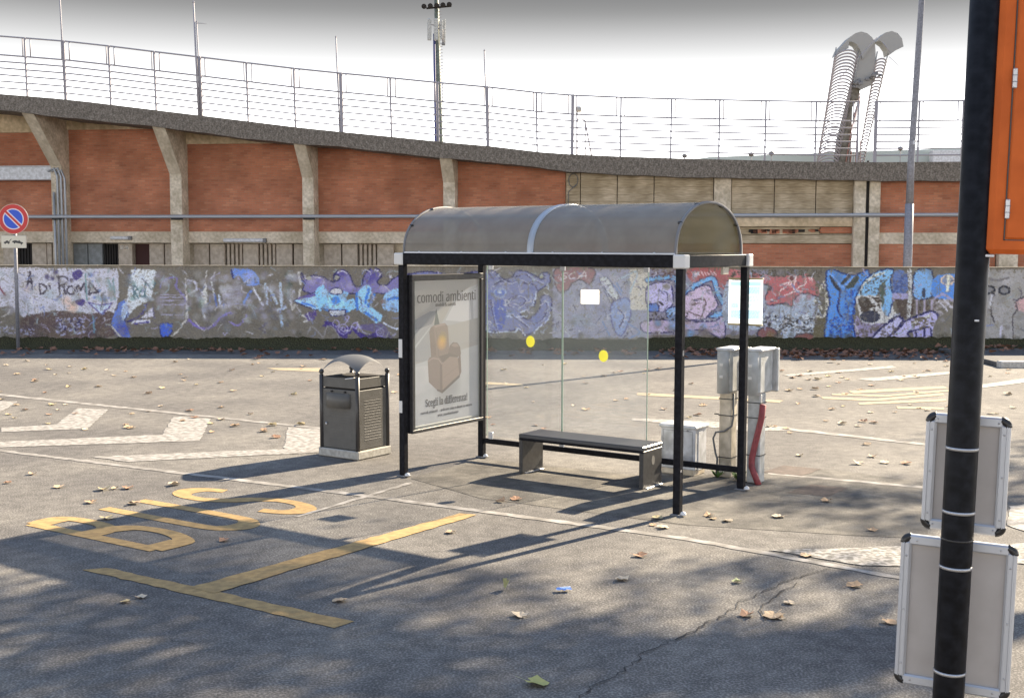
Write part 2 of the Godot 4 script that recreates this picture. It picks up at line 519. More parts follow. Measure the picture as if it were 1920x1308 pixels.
	ring(937, 546, 11, 9, 2.0, C8(150, 168, 196), C8(92, 110, 178))
	ring(937, 545, 3, 2, 0.0, navy, C8(190, 196, 200))
	ring(1015, 515, 5, 5, 2.0, navy, C8(150, 150, 120))
	for q in [[926, 530, 945, 522, 962, 528], [980, 528, 1000, 530, 1006, 540, 1003, 560], [966, 516, 975, 512]]: ln(q, 2.2, navy)
	for q in [[1005, 543, 1002, 562, 994, 574, 975, 584], [1032, 582, 1028, 597, 1008, 614, 1002, 622], [915, 620, 931, 622, 946, 620, 965, 621, 972, 614, 985, 627], [950, 590, 965, 592, 990, 590]]: ln(q, 2.6, C8(184, 192, 212))
	for p in [[790, 540, 14], [830, 560, 18], [880, 545, 16]]:
		ring(p[0], p[1], p[2], p[2], 2.4, navy, C8(116, 120, 182))
		ring(p[0], p[1], p[2] * 0.5, p[2] * 0.5, 2.0, C8(156, 160, 200))
	# grey and red field
	pf([1036, 500, 1215, 500, 1215, 632, 1036, 632], C8(136, 136, 154), 0.0, ink, false)
	for i in 50: spray(rng.randf_range(1040, 1215), rng.randf_range(502, 630), rng.randf_range(6, 18), [C8(150, 152, 162), C8(118, 124, 156), C8(126, 140, 146), C8(160, 156, 160)][i % 4], 0.5)
	pf([1042, 500, 1112, 500, 1106, 530, 1090, 521, 1075, 525, 1062, 541, 1045, 541], C8(138, 94, 96), 2.0, C8(70, 58, 70))
	for q in [[1064, 508, 1053, 510, 1062, 516, 1052, 521], [1078, 508, 1068, 511, 1069, 519, 1077, 517], [1083, 519, 1096, 505, 1098, 518], [1085, 514, 1099, 513]]: ln(q, 2.2, C8(196, 186, 184))
	pf([1124, 520, 1138, 516, 1151, 536, 1161, 556, 1150, 570, 1135, 546], C8(180, 184, 180), 1.8, C8(90, 90, 120))
	pf([1145, 572, 1164, 556, 1180, 560, 1182, 590, 1166, 627, 1150, 611], C8(124, 142, 184), 1.8, C8(80, 80, 130))
	pf([1180, 500, 1216, 500, 1216, 578, 1182, 578], C8(186, 178, 160), 0.0, ink, false)
	ln([1160, 520, 1195, 505, 1180, 545], 3.0, C8(150, 168, 180))
	for q in [[1150, 530, 1165, 550], [1155, 526, 1168, 546], [1170, 600, 1200, 620, 1180, 632], [1130, 600, 1145, 630]]: ln(q, 2.4, C8(104, 126, 170))
	# lavender letters with blue bands
	pf([1214, 500, 1440, 500, 1440, 626, 1214, 626], C8(128, 124, 138), 0.0, ink, false)
	pf([1290, 500, 1366, 500, 1366, 540, 1340, 528, 1316, 521, 1298, 526], C8(158, 88, 86))
	ln([1214, 521, 1245, 516, 1268, 520, 1272, 560], 11.0, navy)
	ln([1214, 521, 1245, 516, 1268, 520, 1272, 560], 8.0, C8(104, 154, 194))
	pf([1214, 533, 1245, 525, 1258, 531, 1262, 560, 1259, 570, 1240, 582, 1214, 570], C8(176, 168, 202), 1.8, navy)
	pf([1234, 560, 1245, 567, 1243, 570, 1236, 565], C8(64, 58, 60))
	spray(1249, 533, 8, C8(120, 116, 100), 0.9)
	pf([1216, 568, 1232, 566, 1235, 580, 1216, 580], C8(92, 120, 180), 1.6, navy)
	pf([1250, 578, 1268, 572, 1266, 588, 1252, 592], C8(128, 160, 200), 1.6, navy)
	ln([1288, 548, 1300, 533, 1325, 520, 1338, 520, 1346, 546, 1362, 574], 11.0, navy)
	ln([1288, 548, 1300, 533, 1325, 520, 1338, 520, 1346, 546, 1362, 574], 8.0, C8(110, 160, 204))
	pf([1284, 552, 1300, 539, 1320, 531, 1332, 534, 1341, 555, 1346, 570, 1331, 585, 1318, 596, 1284, 592], C8(190, 168, 188), 1.8, navy)
	for q in [[1308, 557, 1323, 562, 1315, 592], [1298, 568, 1312, 564], [1290, 580, 1306, 588], [1304, 586, 1314, 590]]: ln(q, 1.8, C8(90, 70, 66))
	pf([1330, 592, 1346, 580, 1364, 576, 1360, 590], C8(110, 158, 204), 1.6, navy)
	pf([1214, 598, 1330, 600, 1355, 590, 1361, 615, 1358, 632, 1340, 626, 1310, 616, 1214, 622], C8(170, 152, 176), 1.6, navy)
	for i in 24: spray(rng.randf_range(1216, 1330), rng.randf_range(596, 630), rng.randf_range(6, 14), [C8(116, 96, 84), C8(96, 140, 184), C8(150, 140, 160), C8(104, 92, 84)][i % 4], 0.6)
	for k in 8: ln([1296 + k * 6, 504 + (k % 3), 1300 + k * 6, 512], 1.8, C8(205, 180, 180))
	specks(1218, 582, 1290, 596, 60, 5, C8(60, 54, 56))
	specks(1216, 500, 1290, 514, 60, 6, C8(90, 70, 66))
	# red cloud on grey
	pf([1364, 520, 1420, 528, 1440, 533, 1436, 555, 1440, 570, 1465, 567, 1487, 572, 1490, 553, 1515, 546, 1536, 555, 1541, 585, 1531, 605, 1530, 618, 1500, 621, 1489, 646, 1470, 641, 1460, 612, 1364, 612], C8(152, 162, 176))
	pf([1364, 500, 1400, 505, 1436, 511, 1450, 513, 1480, 512, 1510, 509, 1525, 518, 1533, 536, 1535, 550, 1515, 545, 1499, 548, 1488, 560, 1486, 572, 1475, 565, 1460, 566, 1440, 569, 1435, 556, 1440, 541, 1446, 535, 1430, 528, 1400, 530, 1364, 520], C8(176, 98, 98))
	ln([1364, 522, 1400, 531, 1430, 528, 1446, 535, 1440, 541, 1435, 556, 1440, 569, 1460, 566, 1475, 565, 1486, 572, 1488, 560, 1499, 548, 1515, 546, 1535, 553], 2.2, C8(58, 56, 72))
	for i in 16: spray(rng.randf_range(1370, 1528), rng.randf_range(506, 560), rng.randf_range(5, 12), [C8(190, 124, 120), C8(160, 86, 88)][i % 2], 0.5)
	for q in [[1462, 531, 1480, 524, 1470, 536, 1463, 541, 1465, 552, 1491, 541, 1502, 542], [1480, 532, 1492, 514, 1488, 538, 1504, 530], [1508, 512, 1511, 524, 1502, 534], [1516, 514, 1518, 520], [1521, 517, 1523, 523]]: ln(q, 2.2, C8(212, 190, 186))
	ring(1484, 517, 5, 6, 1.6, C8(190, 170, 166), C8(110, 70, 66))
	specks(1365, 500, 1540, 513, 170, 6, C8(80, 72, 62))
	specks(1420, 588, 1530, 618, 260, 5, C8(62, 58, 56))
	specks(1425, 584, 1530, 620, 120, 6, C8(186, 190, 194))
	ring(1440, 624, 19, 13, 2.0, C8(60, 56, 70), C8(126, 82, 80))
	spray(1446, 626, 11, C8(110, 92, 56), 0.8)
	ring(1512, 636, 24, 14, 2.0, C8(60, 56, 70), C8(120, 76, 70))
	pf([1530, 588, 1553, 588, 1553, 652, 1524, 652], C8(96, 88, 64), 0.0, ink, false)
	for q in [[1538, 540, 1546, 525, 1551, 560, 1548, 586, 1534, 590], [1528, 560, 1540, 575]]: ln(q, 6.0, C8(186, 182, 168))
	specks(1528, 525, 1552, 588, 110, 5, C8(92, 88, 72))
	# blue column
	pf([1550, 503, 1565, 501, 1580, 508, 1600, 511, 1613, 507, 1626, 501, 1629, 515, 1616, 530, 1607, 545, 1603, 570, 1600, 600, 1607, 640, 1590, 638, 1551, 636, 1552, 585, 1556, 560, 1549, 530], C8(76, 132, 208), 2.6, C8(36, 52, 110))
	pf([1555, 511, 1571, 530, 1577, 541, 1568, 538, 1558, 523], C8(54, 56, 66))
	pf([1584, 537, 1594, 520, 1607, 511, 1609, 520, 1600, 533], C8(66, 72, 66))
	pf([1576, 526, 1588, 512, 1594, 513, 1582, 528], C8(62, 64, 66))
	ln([1575, 540, 1574, 555, 1571, 575, 1579, 590], 3.0, C8(34, 46, 112))
	ln([1552, 506, 1568, 520, 1580, 533, 1600, 514], 2.4, C8(116, 156, 222))
	specks(1556, 590, 1602, 634, 130, 6, C8(46, 76, 160))
	specks(1584, 535, 1602, 590, 60, 6, C8(50, 84, 166))
	specks(1560, 600, 1600, 636, 50, 5, C8(74, 80, 90))
	# mask with beak
	pf([1606, 590, 1620, 600, 1650, 600, 1686, 594, 1700, 600, 1690, 640, 1640, 642, 1610, 638], C8(142, 132, 170))
	specks(1606, 595, 1680, 640, 220, 6, C8(96, 86, 84))
	pf([1607, 545, 1618, 525, 1636, 509, 1656, 501, 1673, 501, 1669, 520, 1673, 560, 1666, 588, 1655, 576, 1650, 545, 1640, 551, 1625, 551, 1611, 553], C8(118, 170, 216))
	pf([1607, 551, 1640, 550, 1652, 556, 1655, 576, 1665, 590, 1671, 566, 1681, 582, 1686, 592, 1660, 602, 1620, 601, 1610, 575], C8(184, 182, 178))
	pf([1610, 554, 1626, 553, 1634, 566, 1622, 583, 1613, 570], C8(74, 64, 54))
	specks(1610, 550, 1650, 580, 60, 8, C8(70, 60, 52))
	pf([1654, 574, 1668, 586, 1673, 545, 1669, 520, 1660, 530, 1658, 560], C8(112, 164, 212))
	pf([1648, 536, 1655, 525, 1660, 522, 1659, 545, 1656, 572, 1652, 550], C8(78, 88, 76))
	ring(1633, 590, 18, 10, 1.8, C8(40, 44, 62), C8(62, 62, 74))
	ln([1611, 545, 1620, 527, 1638, 512, 1656, 506], 4.0, C8(194, 194, 184))
	specks(1612, 506, 1660, 545, 70, 5, C8(74, 80, 84))
	ln([1607, 548, 1618, 524, 1636, 508, 1656, 500, 1674, 501, 1669, 520, 1674, 556, 1667, 589], 2.2, C8(40, 54, 100))
	pf([1676, 504, 1698, 506, 1700, 542, 1676, 545], C8(90, 112, 164))
	specks(1672, 508, 1698, 545, 80, 6, C8(70, 84, 130))
	pf([1672, 545, 1702, 545, 1704, 560, 1674, 560], C8(148, 142, 180), 0.0, ink, false)
	pf([1678, 556, 1705, 556, 1708, 592, 1690, 592], C8(82, 70, 62), 0.0, ink, false)
	ln([1704, 502, 1707, 540, 1704, 600], 8.0, C8(182, 184, 184))
	specks(1700, 500, 1712, 600, 50, 4, C8(96, 84, 74))
	pf([1715, 505, 1745, 501, 1749, 545, 1736, 556, 1713, 551], C8(112, 158, 208), 2.4, C8(40, 48, 80))
	pf([1730, 537, 1734, 536, 1735, 552, 1729, 550], C8(60, 64, 80))
	pf([1752, 514, 1800, 512, 1800, 552, 1751, 552], C8(78, 130, 206))
	ring(1776, 520, 12, 9, 3.0, C8(206, 176, 150), C8(120, 130, 150))
	ln([1778, 512, 1776, 540], 5.0, C8(206, 202, 178))
	ln([1751, 556, 1768, 547, 1786, 558], 5.0, lav)
	for k in 7: ln([1713 + k * 7, 558, 1711 + k * 7 + (k % 2) * 2, 584], 4.0, [C8(74, 60, 54), C8(160, 148, 168)][k % 2], false)
	specks(1750, 556, 1800, 600, 120, 7, C8(158, 150, 150))
	for q in [[1760, 560, 1775, 575, 1784, 590], [1770, 556, 1786, 572]]: ln(q, 3.0, C8(186, 182, 190))
	# claw fingers
	pf([1634, 640, 1650, 616, 1680, 592, 1692, 592, 1693, 601, 1676, 621, 1664, 642], C8(176, 172, 208), 4.0, navy)
	pf([1660, 642, 1690, 609, 1700, 598, 1730, 585, 1746, 579, 1759, 585, 1760, 600, 1757, 626, 1749, 628, 1745, 610, 1722, 615, 1704, 622, 1714, 642], C8(174, 168, 212), 3.6, navy)
	ln([1712, 602, 1744, 588], 5.0, C8(196, 194, 184))
	specks(1710, 590, 1750, 612, 60, 6, C8(98, 88, 74))
	specks(1650, 605, 1690, 640, 70, 6, C8(96, 88, 90))
	pf([1714, 618, 1746, 611, 1748, 644, 1716, 644], C8(158, 152, 200), 0.0, ink, false)
	for q in [[1705, 624, 1709, 632, 1704, 644], [1720, 618, 1718, 644], [1736, 614, 1735, 644]]: ln(q, 3.6, navy)
	pf([1762, 590, 1850, 560, 1850, 645, 1762, 645], C8(110, 104, 92))
	# pale face at far right
	pf([1800, 499, 1990, 499, 1990, 636, 1800, 636], C8(148, 144, 140), 0.0, ink, false)
	for i in 60: spray(rng.randf_range(1800, 1984), rng.randf_range(500, 640), rng.randf_range(5, 16), [C8(164, 160, 160), C8(120, 116, 110), C8(132, 128, 116)][i % 3], 0.5)
	for p in [[1855, 538], [1883, 539]]: ring(p[0], p[1], 10, 7, 4.5, C8(50, 50, 56), C8(120, 118, 118))
	ln([1848, 516, 1870, 520, 1890, 515], 4.0, C8(110, 106, 104))
	ln([1864, 545, 1859, 562, 1860, 582, 1866, 599], 2.8, C8(64, 60, 62))
	ln([1880, 608, 1879, 640], 5.0, C8(176, 172, 186))
	ln([1860, 548, 1857, 572], 4.0, C8(186, 184, 186))
	pf([1906, 560, 1920, 553, 1950, 560, 1940, 580, 1908, 576], C8(190, 150, 148))
	ln([1920, 552, 1906, 560, 1908, 576, 1901, 592, 1904, 634], 2.4, C8(70, 64, 70))
	# inner contours of the second creature and neighbours
	for q in [[930, 512, 950, 528, 975, 522, 990, 530], [950, 560, 970, 552, 985, 560, 975, 572, 955, 572, 950, 562], [1018, 560, 1026, 570, 1020, 592, 1006, 604], [985, 510, 1002, 522, 1016, 528], [920, 560, 924, 590, 930, 612], [960, 590, 975, 600, 990, 612], [1130, 530, 1140, 548, 1152, 562], [1158, 575, 1170, 590, 1162, 612], [1235, 540, 1250, 545, 1252, 560]]:
		ln(q, 2.0, C8(62, 60, 100))
		for k in range(0, q.size(), 2):
			q[k] += 3.0
		ln(q, 1.4, C8(176, 180, 198))
	for i in 260:
		var x := rng.randf_range(905, 1545)
		var y := rng.randf_range(506, 624)
		ln([x, y, x + rng.randf_range(-7, 7), y + rng.randf_range(-7, 7), x + rng.randf_range(-12, 12), y + rng.randf_range(-12, 12)], rng.randf_range(0.8, 1.8), [C8(178, 176, 182), C8(74, 70, 92), C8(150, 160, 176), C8(120, 112, 128)][rng.randi() % 4])
	# thin overlapping lines and mist that years of tags have left
	var pal := [C8(176, 172, 178), C8(150, 144, 176), C8(112, 124, 170), C8(96, 98, 104), C8(132, 146, 150), C8(86, 80, 92)]
	for i in 420:
		var x := rng.randf_range(-64, 1040) if i < 330 else rng.randf_range(1040, 1984)
		var y := rng.randf_range(504, 625)
		var dx := rng.randf_range(-16, 16)
		var dy := rng.randf_range(-18, 18)
		ln([x, y, x + dx * 0.5 + rng.randf_range(-5, 5), y + dy * 0.5 + rng.randf_range(-5, 5), x + dx, y + dy], rng.randf_range(0.8, 2.0), pal[rng.randi() % 6])
	for i in 420: spray(rng.randf_range(-64, 1984), rng.randf_range(500, 640), rng.randf_range(3, 11), [C8(104, 97, 85), C8(120, 112, 104), C8(150, 146, 156), C8(84, 78, 74)][i % 4], rng.randf_range(0.15, 0.45))
	# plain cement left bare along the top, drips and grime
	for i in 240:
		var x := rng.randf_range(-64, 1984)
		ln([x, 497, x + rng.randf_range(-1, 1), 497 + rng.randf_range(2, 9)], 2.0, C8(96, 90, 78).lerp(C8(124, 116, 100), rng.randf()), false)
	for i in 500: spray(rng.randf_range(-64, 1984), 650 - absf(rng.randfn(0, 9)), rng.randf_range(4, 12), C8(62, 60, 48), 0.5)
	for i in 90:
		var x := rng.randf_range(-64, 1984)
		var y := rng.randf_range(510, 600)
		ln([x, y, x + rng.randf_range(-1, 1), y + rng.randf_range(10, 40)], 1.0, C8(110, 104, 96), false)
	var nz := FastNoiseLite.new()
	nz.seed = 3
	nz.frequency = 0.09
	nz.fractal_octaves = 3
	var fine := FastNoiseLite.new()
	fine.seed = 9
	fine.frequency = 0.3
	var bare := C8(106, 99, 87)
	var src: Image = art.duplicate()
	for y in 158:
		for x in 2048:
			var a := nz.get_noise_2d(x, y * 1.3)
			var b := fine.get_noise_2d(x, y)
			# ragged edges, then a slight bleed between neighbours
			var qx := clampi(x + int(a * 4.0 + b * 2.0), 1, 2046)
			var qy := clampi(y + int(a * 3.0 - b * 2.0), 1, 156)
			var c := src.get_pixel(qx, qy) * 0.40 + (src.get_pixel(qx - 1, qy) + src.get_pixel(qx + 1, qy) + src.get_pixel(qx, qy - 1) + src.get_pixel(qx, qy + 1)) * 0.15
			var gl := c.get_luminance()
			c = c.lerp(Color(gl, gl, gl * 1.02), 0.14)
			var peel := a + b * 0.6
			if peel > 0.36: c = c.lerp(bare, 0.6)
			elif peel < -0.42: c = c.lerp(C8(150, 148, 150), 0.4)
			var k := 1.25 + 0.12 * a + 0.18 * b
			art.set_pixel(x, y, Color(minf(c.r * k, 1.0), minf(c.g * k, 1.0), minf(c.b * k, 1.0)))
	return ImageTexture.create_from_image(art)

# ---------------------------------------------------------------- print on sign, poster, timetable
func sign_face() -> ImageTexture:
	var im := Image.create_empty(256, 256, false, Image.FORMAT_RGB8)
	var red := C8(196, 40, 38)
	var white := C8(222, 214, 216)
	var blue := C8(24, 78, 196)
	for y in 256:
		for x in 256:
			var p := Vector2(x - 127.5, y - 127.5)
			var r := p.length() / 127.5
			var c := red
			if r > 0.965: c = C8(205, 170, 150)
			elif r < 0.70:
				var d := absf(p.x - p.y) * 0.7071 / 127.5
				if d < 0.075: c = red
				elif d < 0.145 or r > 0.63: c = white
				else: c = blue
			im.set_pixel(x, y, c)
	return ImageTexture.create_from_image(im)

func plate_face() -> ImageTexture:
	var im := Image.create_empty(256, 128, false, Image.FORMAT_RGB8)
	im.fill(C8(214, 206, 186))
	var k := C8(60, 58, 56)
	# tow truck pulling a car
	fill_px([Vector2(26, 66), Vector2(44, 62), Vector2(50, 52), Vector2(70, 50), Vector2(74, 62), Vector2(88, 64), Vector2(88, 78), Vector2(26, 78)], k, im)
	stroke_px([Vector2(76, 66), Vector2(104, 36)], 6.0, k, im)
	fill_px([Vector2(112, 58), Vector2(132, 50), Vector2(150, 48), Vector2(176, 56), Vector2(186, 44), Vector2(196, 60), Vector2(226, 72), Vector2(224, 84), Vector2(190, 82), Vector2(116, 70)], k, im)
	for p in [[40, 80], [74, 80], [136, 76], [206, 88]]:
		for a in 12: stroke_px([Vector2(p[0], p[1]), Vector2(p[0], p[1]) + Vector2(6, 0).rotated(TAU * a / 12)], 3.0, k, im)
	return ImageTexture.create_from_image(im)

func poster_face() -> ImageTexture:
	var im := Image.create_empty(384, 560, false, Image.FORMAT_RGB8)
	im.fill(C8(168, 166, 160))
	var F := func(a: Array, c: Color) -> void:
		var q := []
		for i in range(0, a.size(), 2): q.append(Vector2(a[i], a[i + 1]))
		fill_px(q, c, im)
	F.call([0, 0, 384, 0, 384, 40, 260, 60, 0, 150], C8(164, 160, 152))
	F.call([0, 150, 90, 120, 130, 120, 100, 170, 0, 190], C8(120, 122, 126))
	F.call([110, 190, 125, 110, 150, 190], C8(70, 80, 76))
	F.call([150, 180, 250, 60, 384, 20, 384, 180], C8(176, 178, 182))
	F.call([230, 100, 280, 52, 330, 60, 384, 30, 384, 165, 300, 172, 180, 160], C8(206, 208, 214))
	F.call([330, 60, 350, 52, 356, 170, 342, 172], C8(166, 168, 174))
	F.call([200, 182, 384, 160, 384, 250, 220, 262], C8(172, 170, 166))
	F.call([0, 190, 110, 170, 120, 320, 0, 310], C8(156, 158, 160))
	F.call([0, 250, 90, 180, 90, 186, 0, 262], C8(190, 192, 194))
	F.call([0, 320, 384, 270, 384, 560, 0, 560], C8(190, 192, 194))
	F.call([0, 330, 90, 330, 100, 420, 0, 440], C8(202, 203, 204))
	for i in 40: spray(rng.randf_range(0, 384), rng.randf_range(280, 560), rng.randf_range(20, 60), [C8(198, 200, 202), C8(176, 180, 184)][i % 2], 0.3, im)
	# padded armchair
	spray(190, 425, 90, C8(140, 140, 140), 0.6, im)
	var br := C8(136, 118, 106)
	F.call([84, 200, 92, 184, 112, 176, 176, 170, 192, 182, 198, 210, 204, 300, 150, 330, 96, 312], br)
	F.call([84, 200, 92, 184, 108, 180, 122, 260, 128, 322, 96, 314], C8(122, 105, 95))
	F.call([112, 176, 176, 170, 180, 178, 118, 186], C8(158, 140, 127))
	F.call([192, 300, 206, 262, 226, 250, 254, 254, 270, 272, 276, 300, 240, 322, 196, 322], C8(120, 103, 94))
	F.call([214, 262, 232, 253, 254, 258, 262, 270, 236, 270], C8(150, 132, 120))
	F.call([140, 300, 206, 292, 256, 306, 250, 330, 170, 336], C8(108, 94, 86))
	F.call([74, 312, 84, 300, 118, 296, 146, 304, 160, 326, 158, 444, 126, 430, 80, 396], C8(131, 113, 102))
	F.call([158, 330, 206, 306, 250, 312, 272, 330, 268, 388, 160, 444], C8(147, 128, 115))
	F.call([146, 322, 160, 326, 162, 446, 146, 438], C8(114, 98, 89))
	F.call([256, 318, 272, 296, 278, 372, 266, 392], C8(114, 98, 89))
	F.call([160, 436, 268, 382, 268, 394, 160, 448, 128, 434, 128, 428], C8(92, 82, 76))
	stroke_px([Vector2(76, 314), Vector2(104, 304), Vector2(138, 310), Vector2(156, 330)], 5.0, C8(158, 140, 127), im)
	stroke_px([Vector2(124, 196), Vector2(134, 240), Vector2(138, 300)], 2.5, C8(114, 98, 90), im)
	stroke_px([Vector2(170, 384), Vector2(264, 346)], 2.0, C8(132, 114, 103), im)
	spray(158, 246, 34, C8(222, 166, 92), 0.95, im)
	# whole print blended toward pale grey for lower contrast
	for y in 560:
		for x in 384:
			im.set_pixel(x, y, im.get_pixel(x, y).lerp(C8(172, 177, 180), 0.34))
	return ImageTexture.create_from_image(im)

func timetable_face() -> ImageTexture:
	var im := Image.create_empty(128, 160, false, Image.FORMAT_RGB8)
	im.fill(C8(226, 232, 236))
	rng.seed = 4
	im.fill_rect(Rect2i(8, 8, 112, 14), C8(150, 196, 206))
	for b in [[10, 28, 30, 22], [48, 26, 70, 26], [10, 58, 30, 20], [48, 58, 70, 24], [10, 86, 30, 18], [48, 88, 70, 14], [10, 110, 110, 32]]:
		im.fill_rect(Rect2i(b[0], b[1], b[2], b[3]), [C8(176, 212, 218), C8(192, 206, 210), C8(166, 200, 222)][int(b[1]) % 3])
		for y in range(b[1] + 3, b[1] + b[3] - 2, 5):
			var x: int = b[0] + 2
			while x < b[0] + b[2] - 6:
				var w := 3 + rng.randi() % 8
				im.fill_rect(Rect2i(x, y, mini(w, b[0] + b[2] - x - 2), 2), C8(130, 158, 176))
				x += w + 3
	return ImageTexture.create_from_image(im)

# ---------------------------------------------------------------- the place
const SHELTER_AT := Vector3(-1.177, 0, -12.919)
const SHELTER_TURN := -0.6033
const STADIUM_AT := Vector3(0, 0, -39.514)
const STADIUM_TURN := -0.12926

func sky_panorama() -> ImageTexture:
	var w := 1024
	var h := 512
	var im := Image.create_empty(w, h, false, Image.FORMAT_RGBAF)
	var nz := FastNoiseLite.new()
	nz.seed = 2
	nz.frequency = 0.012
	for y in h:
		var e := 90.0 - (y + 0.5) * 180.0 / h
		var k := 0.0
		var stops := [[-90.0, 0.20], [-1.0, 0.30], [0.0, 5.2], [5.5, 4.6], [7.6, 1.9], [8.2, 1.2], [8.7, 0.96], [9.13, 0.80], [9.97, 0.54], [10.7, 0.35], [11.4, 0.265], [13.0, 0.27], [20.0, 0.42], [40.0, 0.66], [90.0, 0.74]]
		for i in stops.size() - 1:
			if e >= stops[i][0] and e <= stops[i + 1][0]:
				k = lerpf(stops[i][1], stops[i + 1][1], (e - stops[i][0]) / (stops[i + 1][0] - stops[i][0]))
		var up := clampf((e - 11.0) / 18.0, 0.0, 1.0)
		var tint := Color(1.0, 1.0, 1.0).lerp(Color(0.70, 0.97, 1.52), up)
		for x in w:
			im.set_pixel(x, y, Color(k * tint.r / EXPOSURE, k * tint.g / EXPOSURE, k * tint.b / EXPOSURE))
	return ImageTexture.create_from_image(im)

func _ready() -> void:
	# camera, sky, sun, exposure
	var cam := Camera3D.new()
	cam.name = "camera"
	cam.position = Vector3(0, 2.5, 0)
	cam.rotation = Vector3(-0.08532, 0, 0.00223)
	cam.keep_aspect = Camera3D.KEEP_HEIGHT
	cam.fov = rad_to_deg(2.0 * atan(654.0 / 2250.0))
	cam.near = 0.05
	cam.far = 600.0
	add_child(cam)
	cam.current = true
	var env := Environment.new()
	env.background_mode = Environment.BG_SKY
	var sky := Sky.new()
	var pano := PanoramaSkyMaterial.new()
	pano.panorama = sky_panorama()
	sky.sky_material = pano
	env.sky = sky
	env.tonemap_mode = Environment.TONE_MAPPER_LINEAR
	env.tonemap_exposure = EXPOSURE
	env.sdfgi_enabled = true
	env.ssao_enabled = true
	env.ssil_enabled = true
	var we := WorldEnvironment.new()
	we.name = "environment"
	we.environment = env
	add_child(we)
	var sun := DirectionalLight3D.new()
	sun.name = "sun"
	sun.light_color = Color(1.0, 0.93, 0.82)
	sun.light_energy = 1.45
	sun.light_angular_distance = 0.5
	sun.shadow_enabled = true
	add_child(sun)
	sun.look_at_from_position(Vector3(0, 30, 0), Vector3(0, 30, 0) + Vector3(-0.626, -0.4924, 0.605), Vector3.UP)
	make_materials()
	make_ground()
	make_wall()
	make_stadium()
	make_railing()
	make_far_things()
	make_shelter()
	make_shelter_things()
	make_utilities()
	make_parking_sign()
	make_near_post()
	make_trees()
	make_leaves()

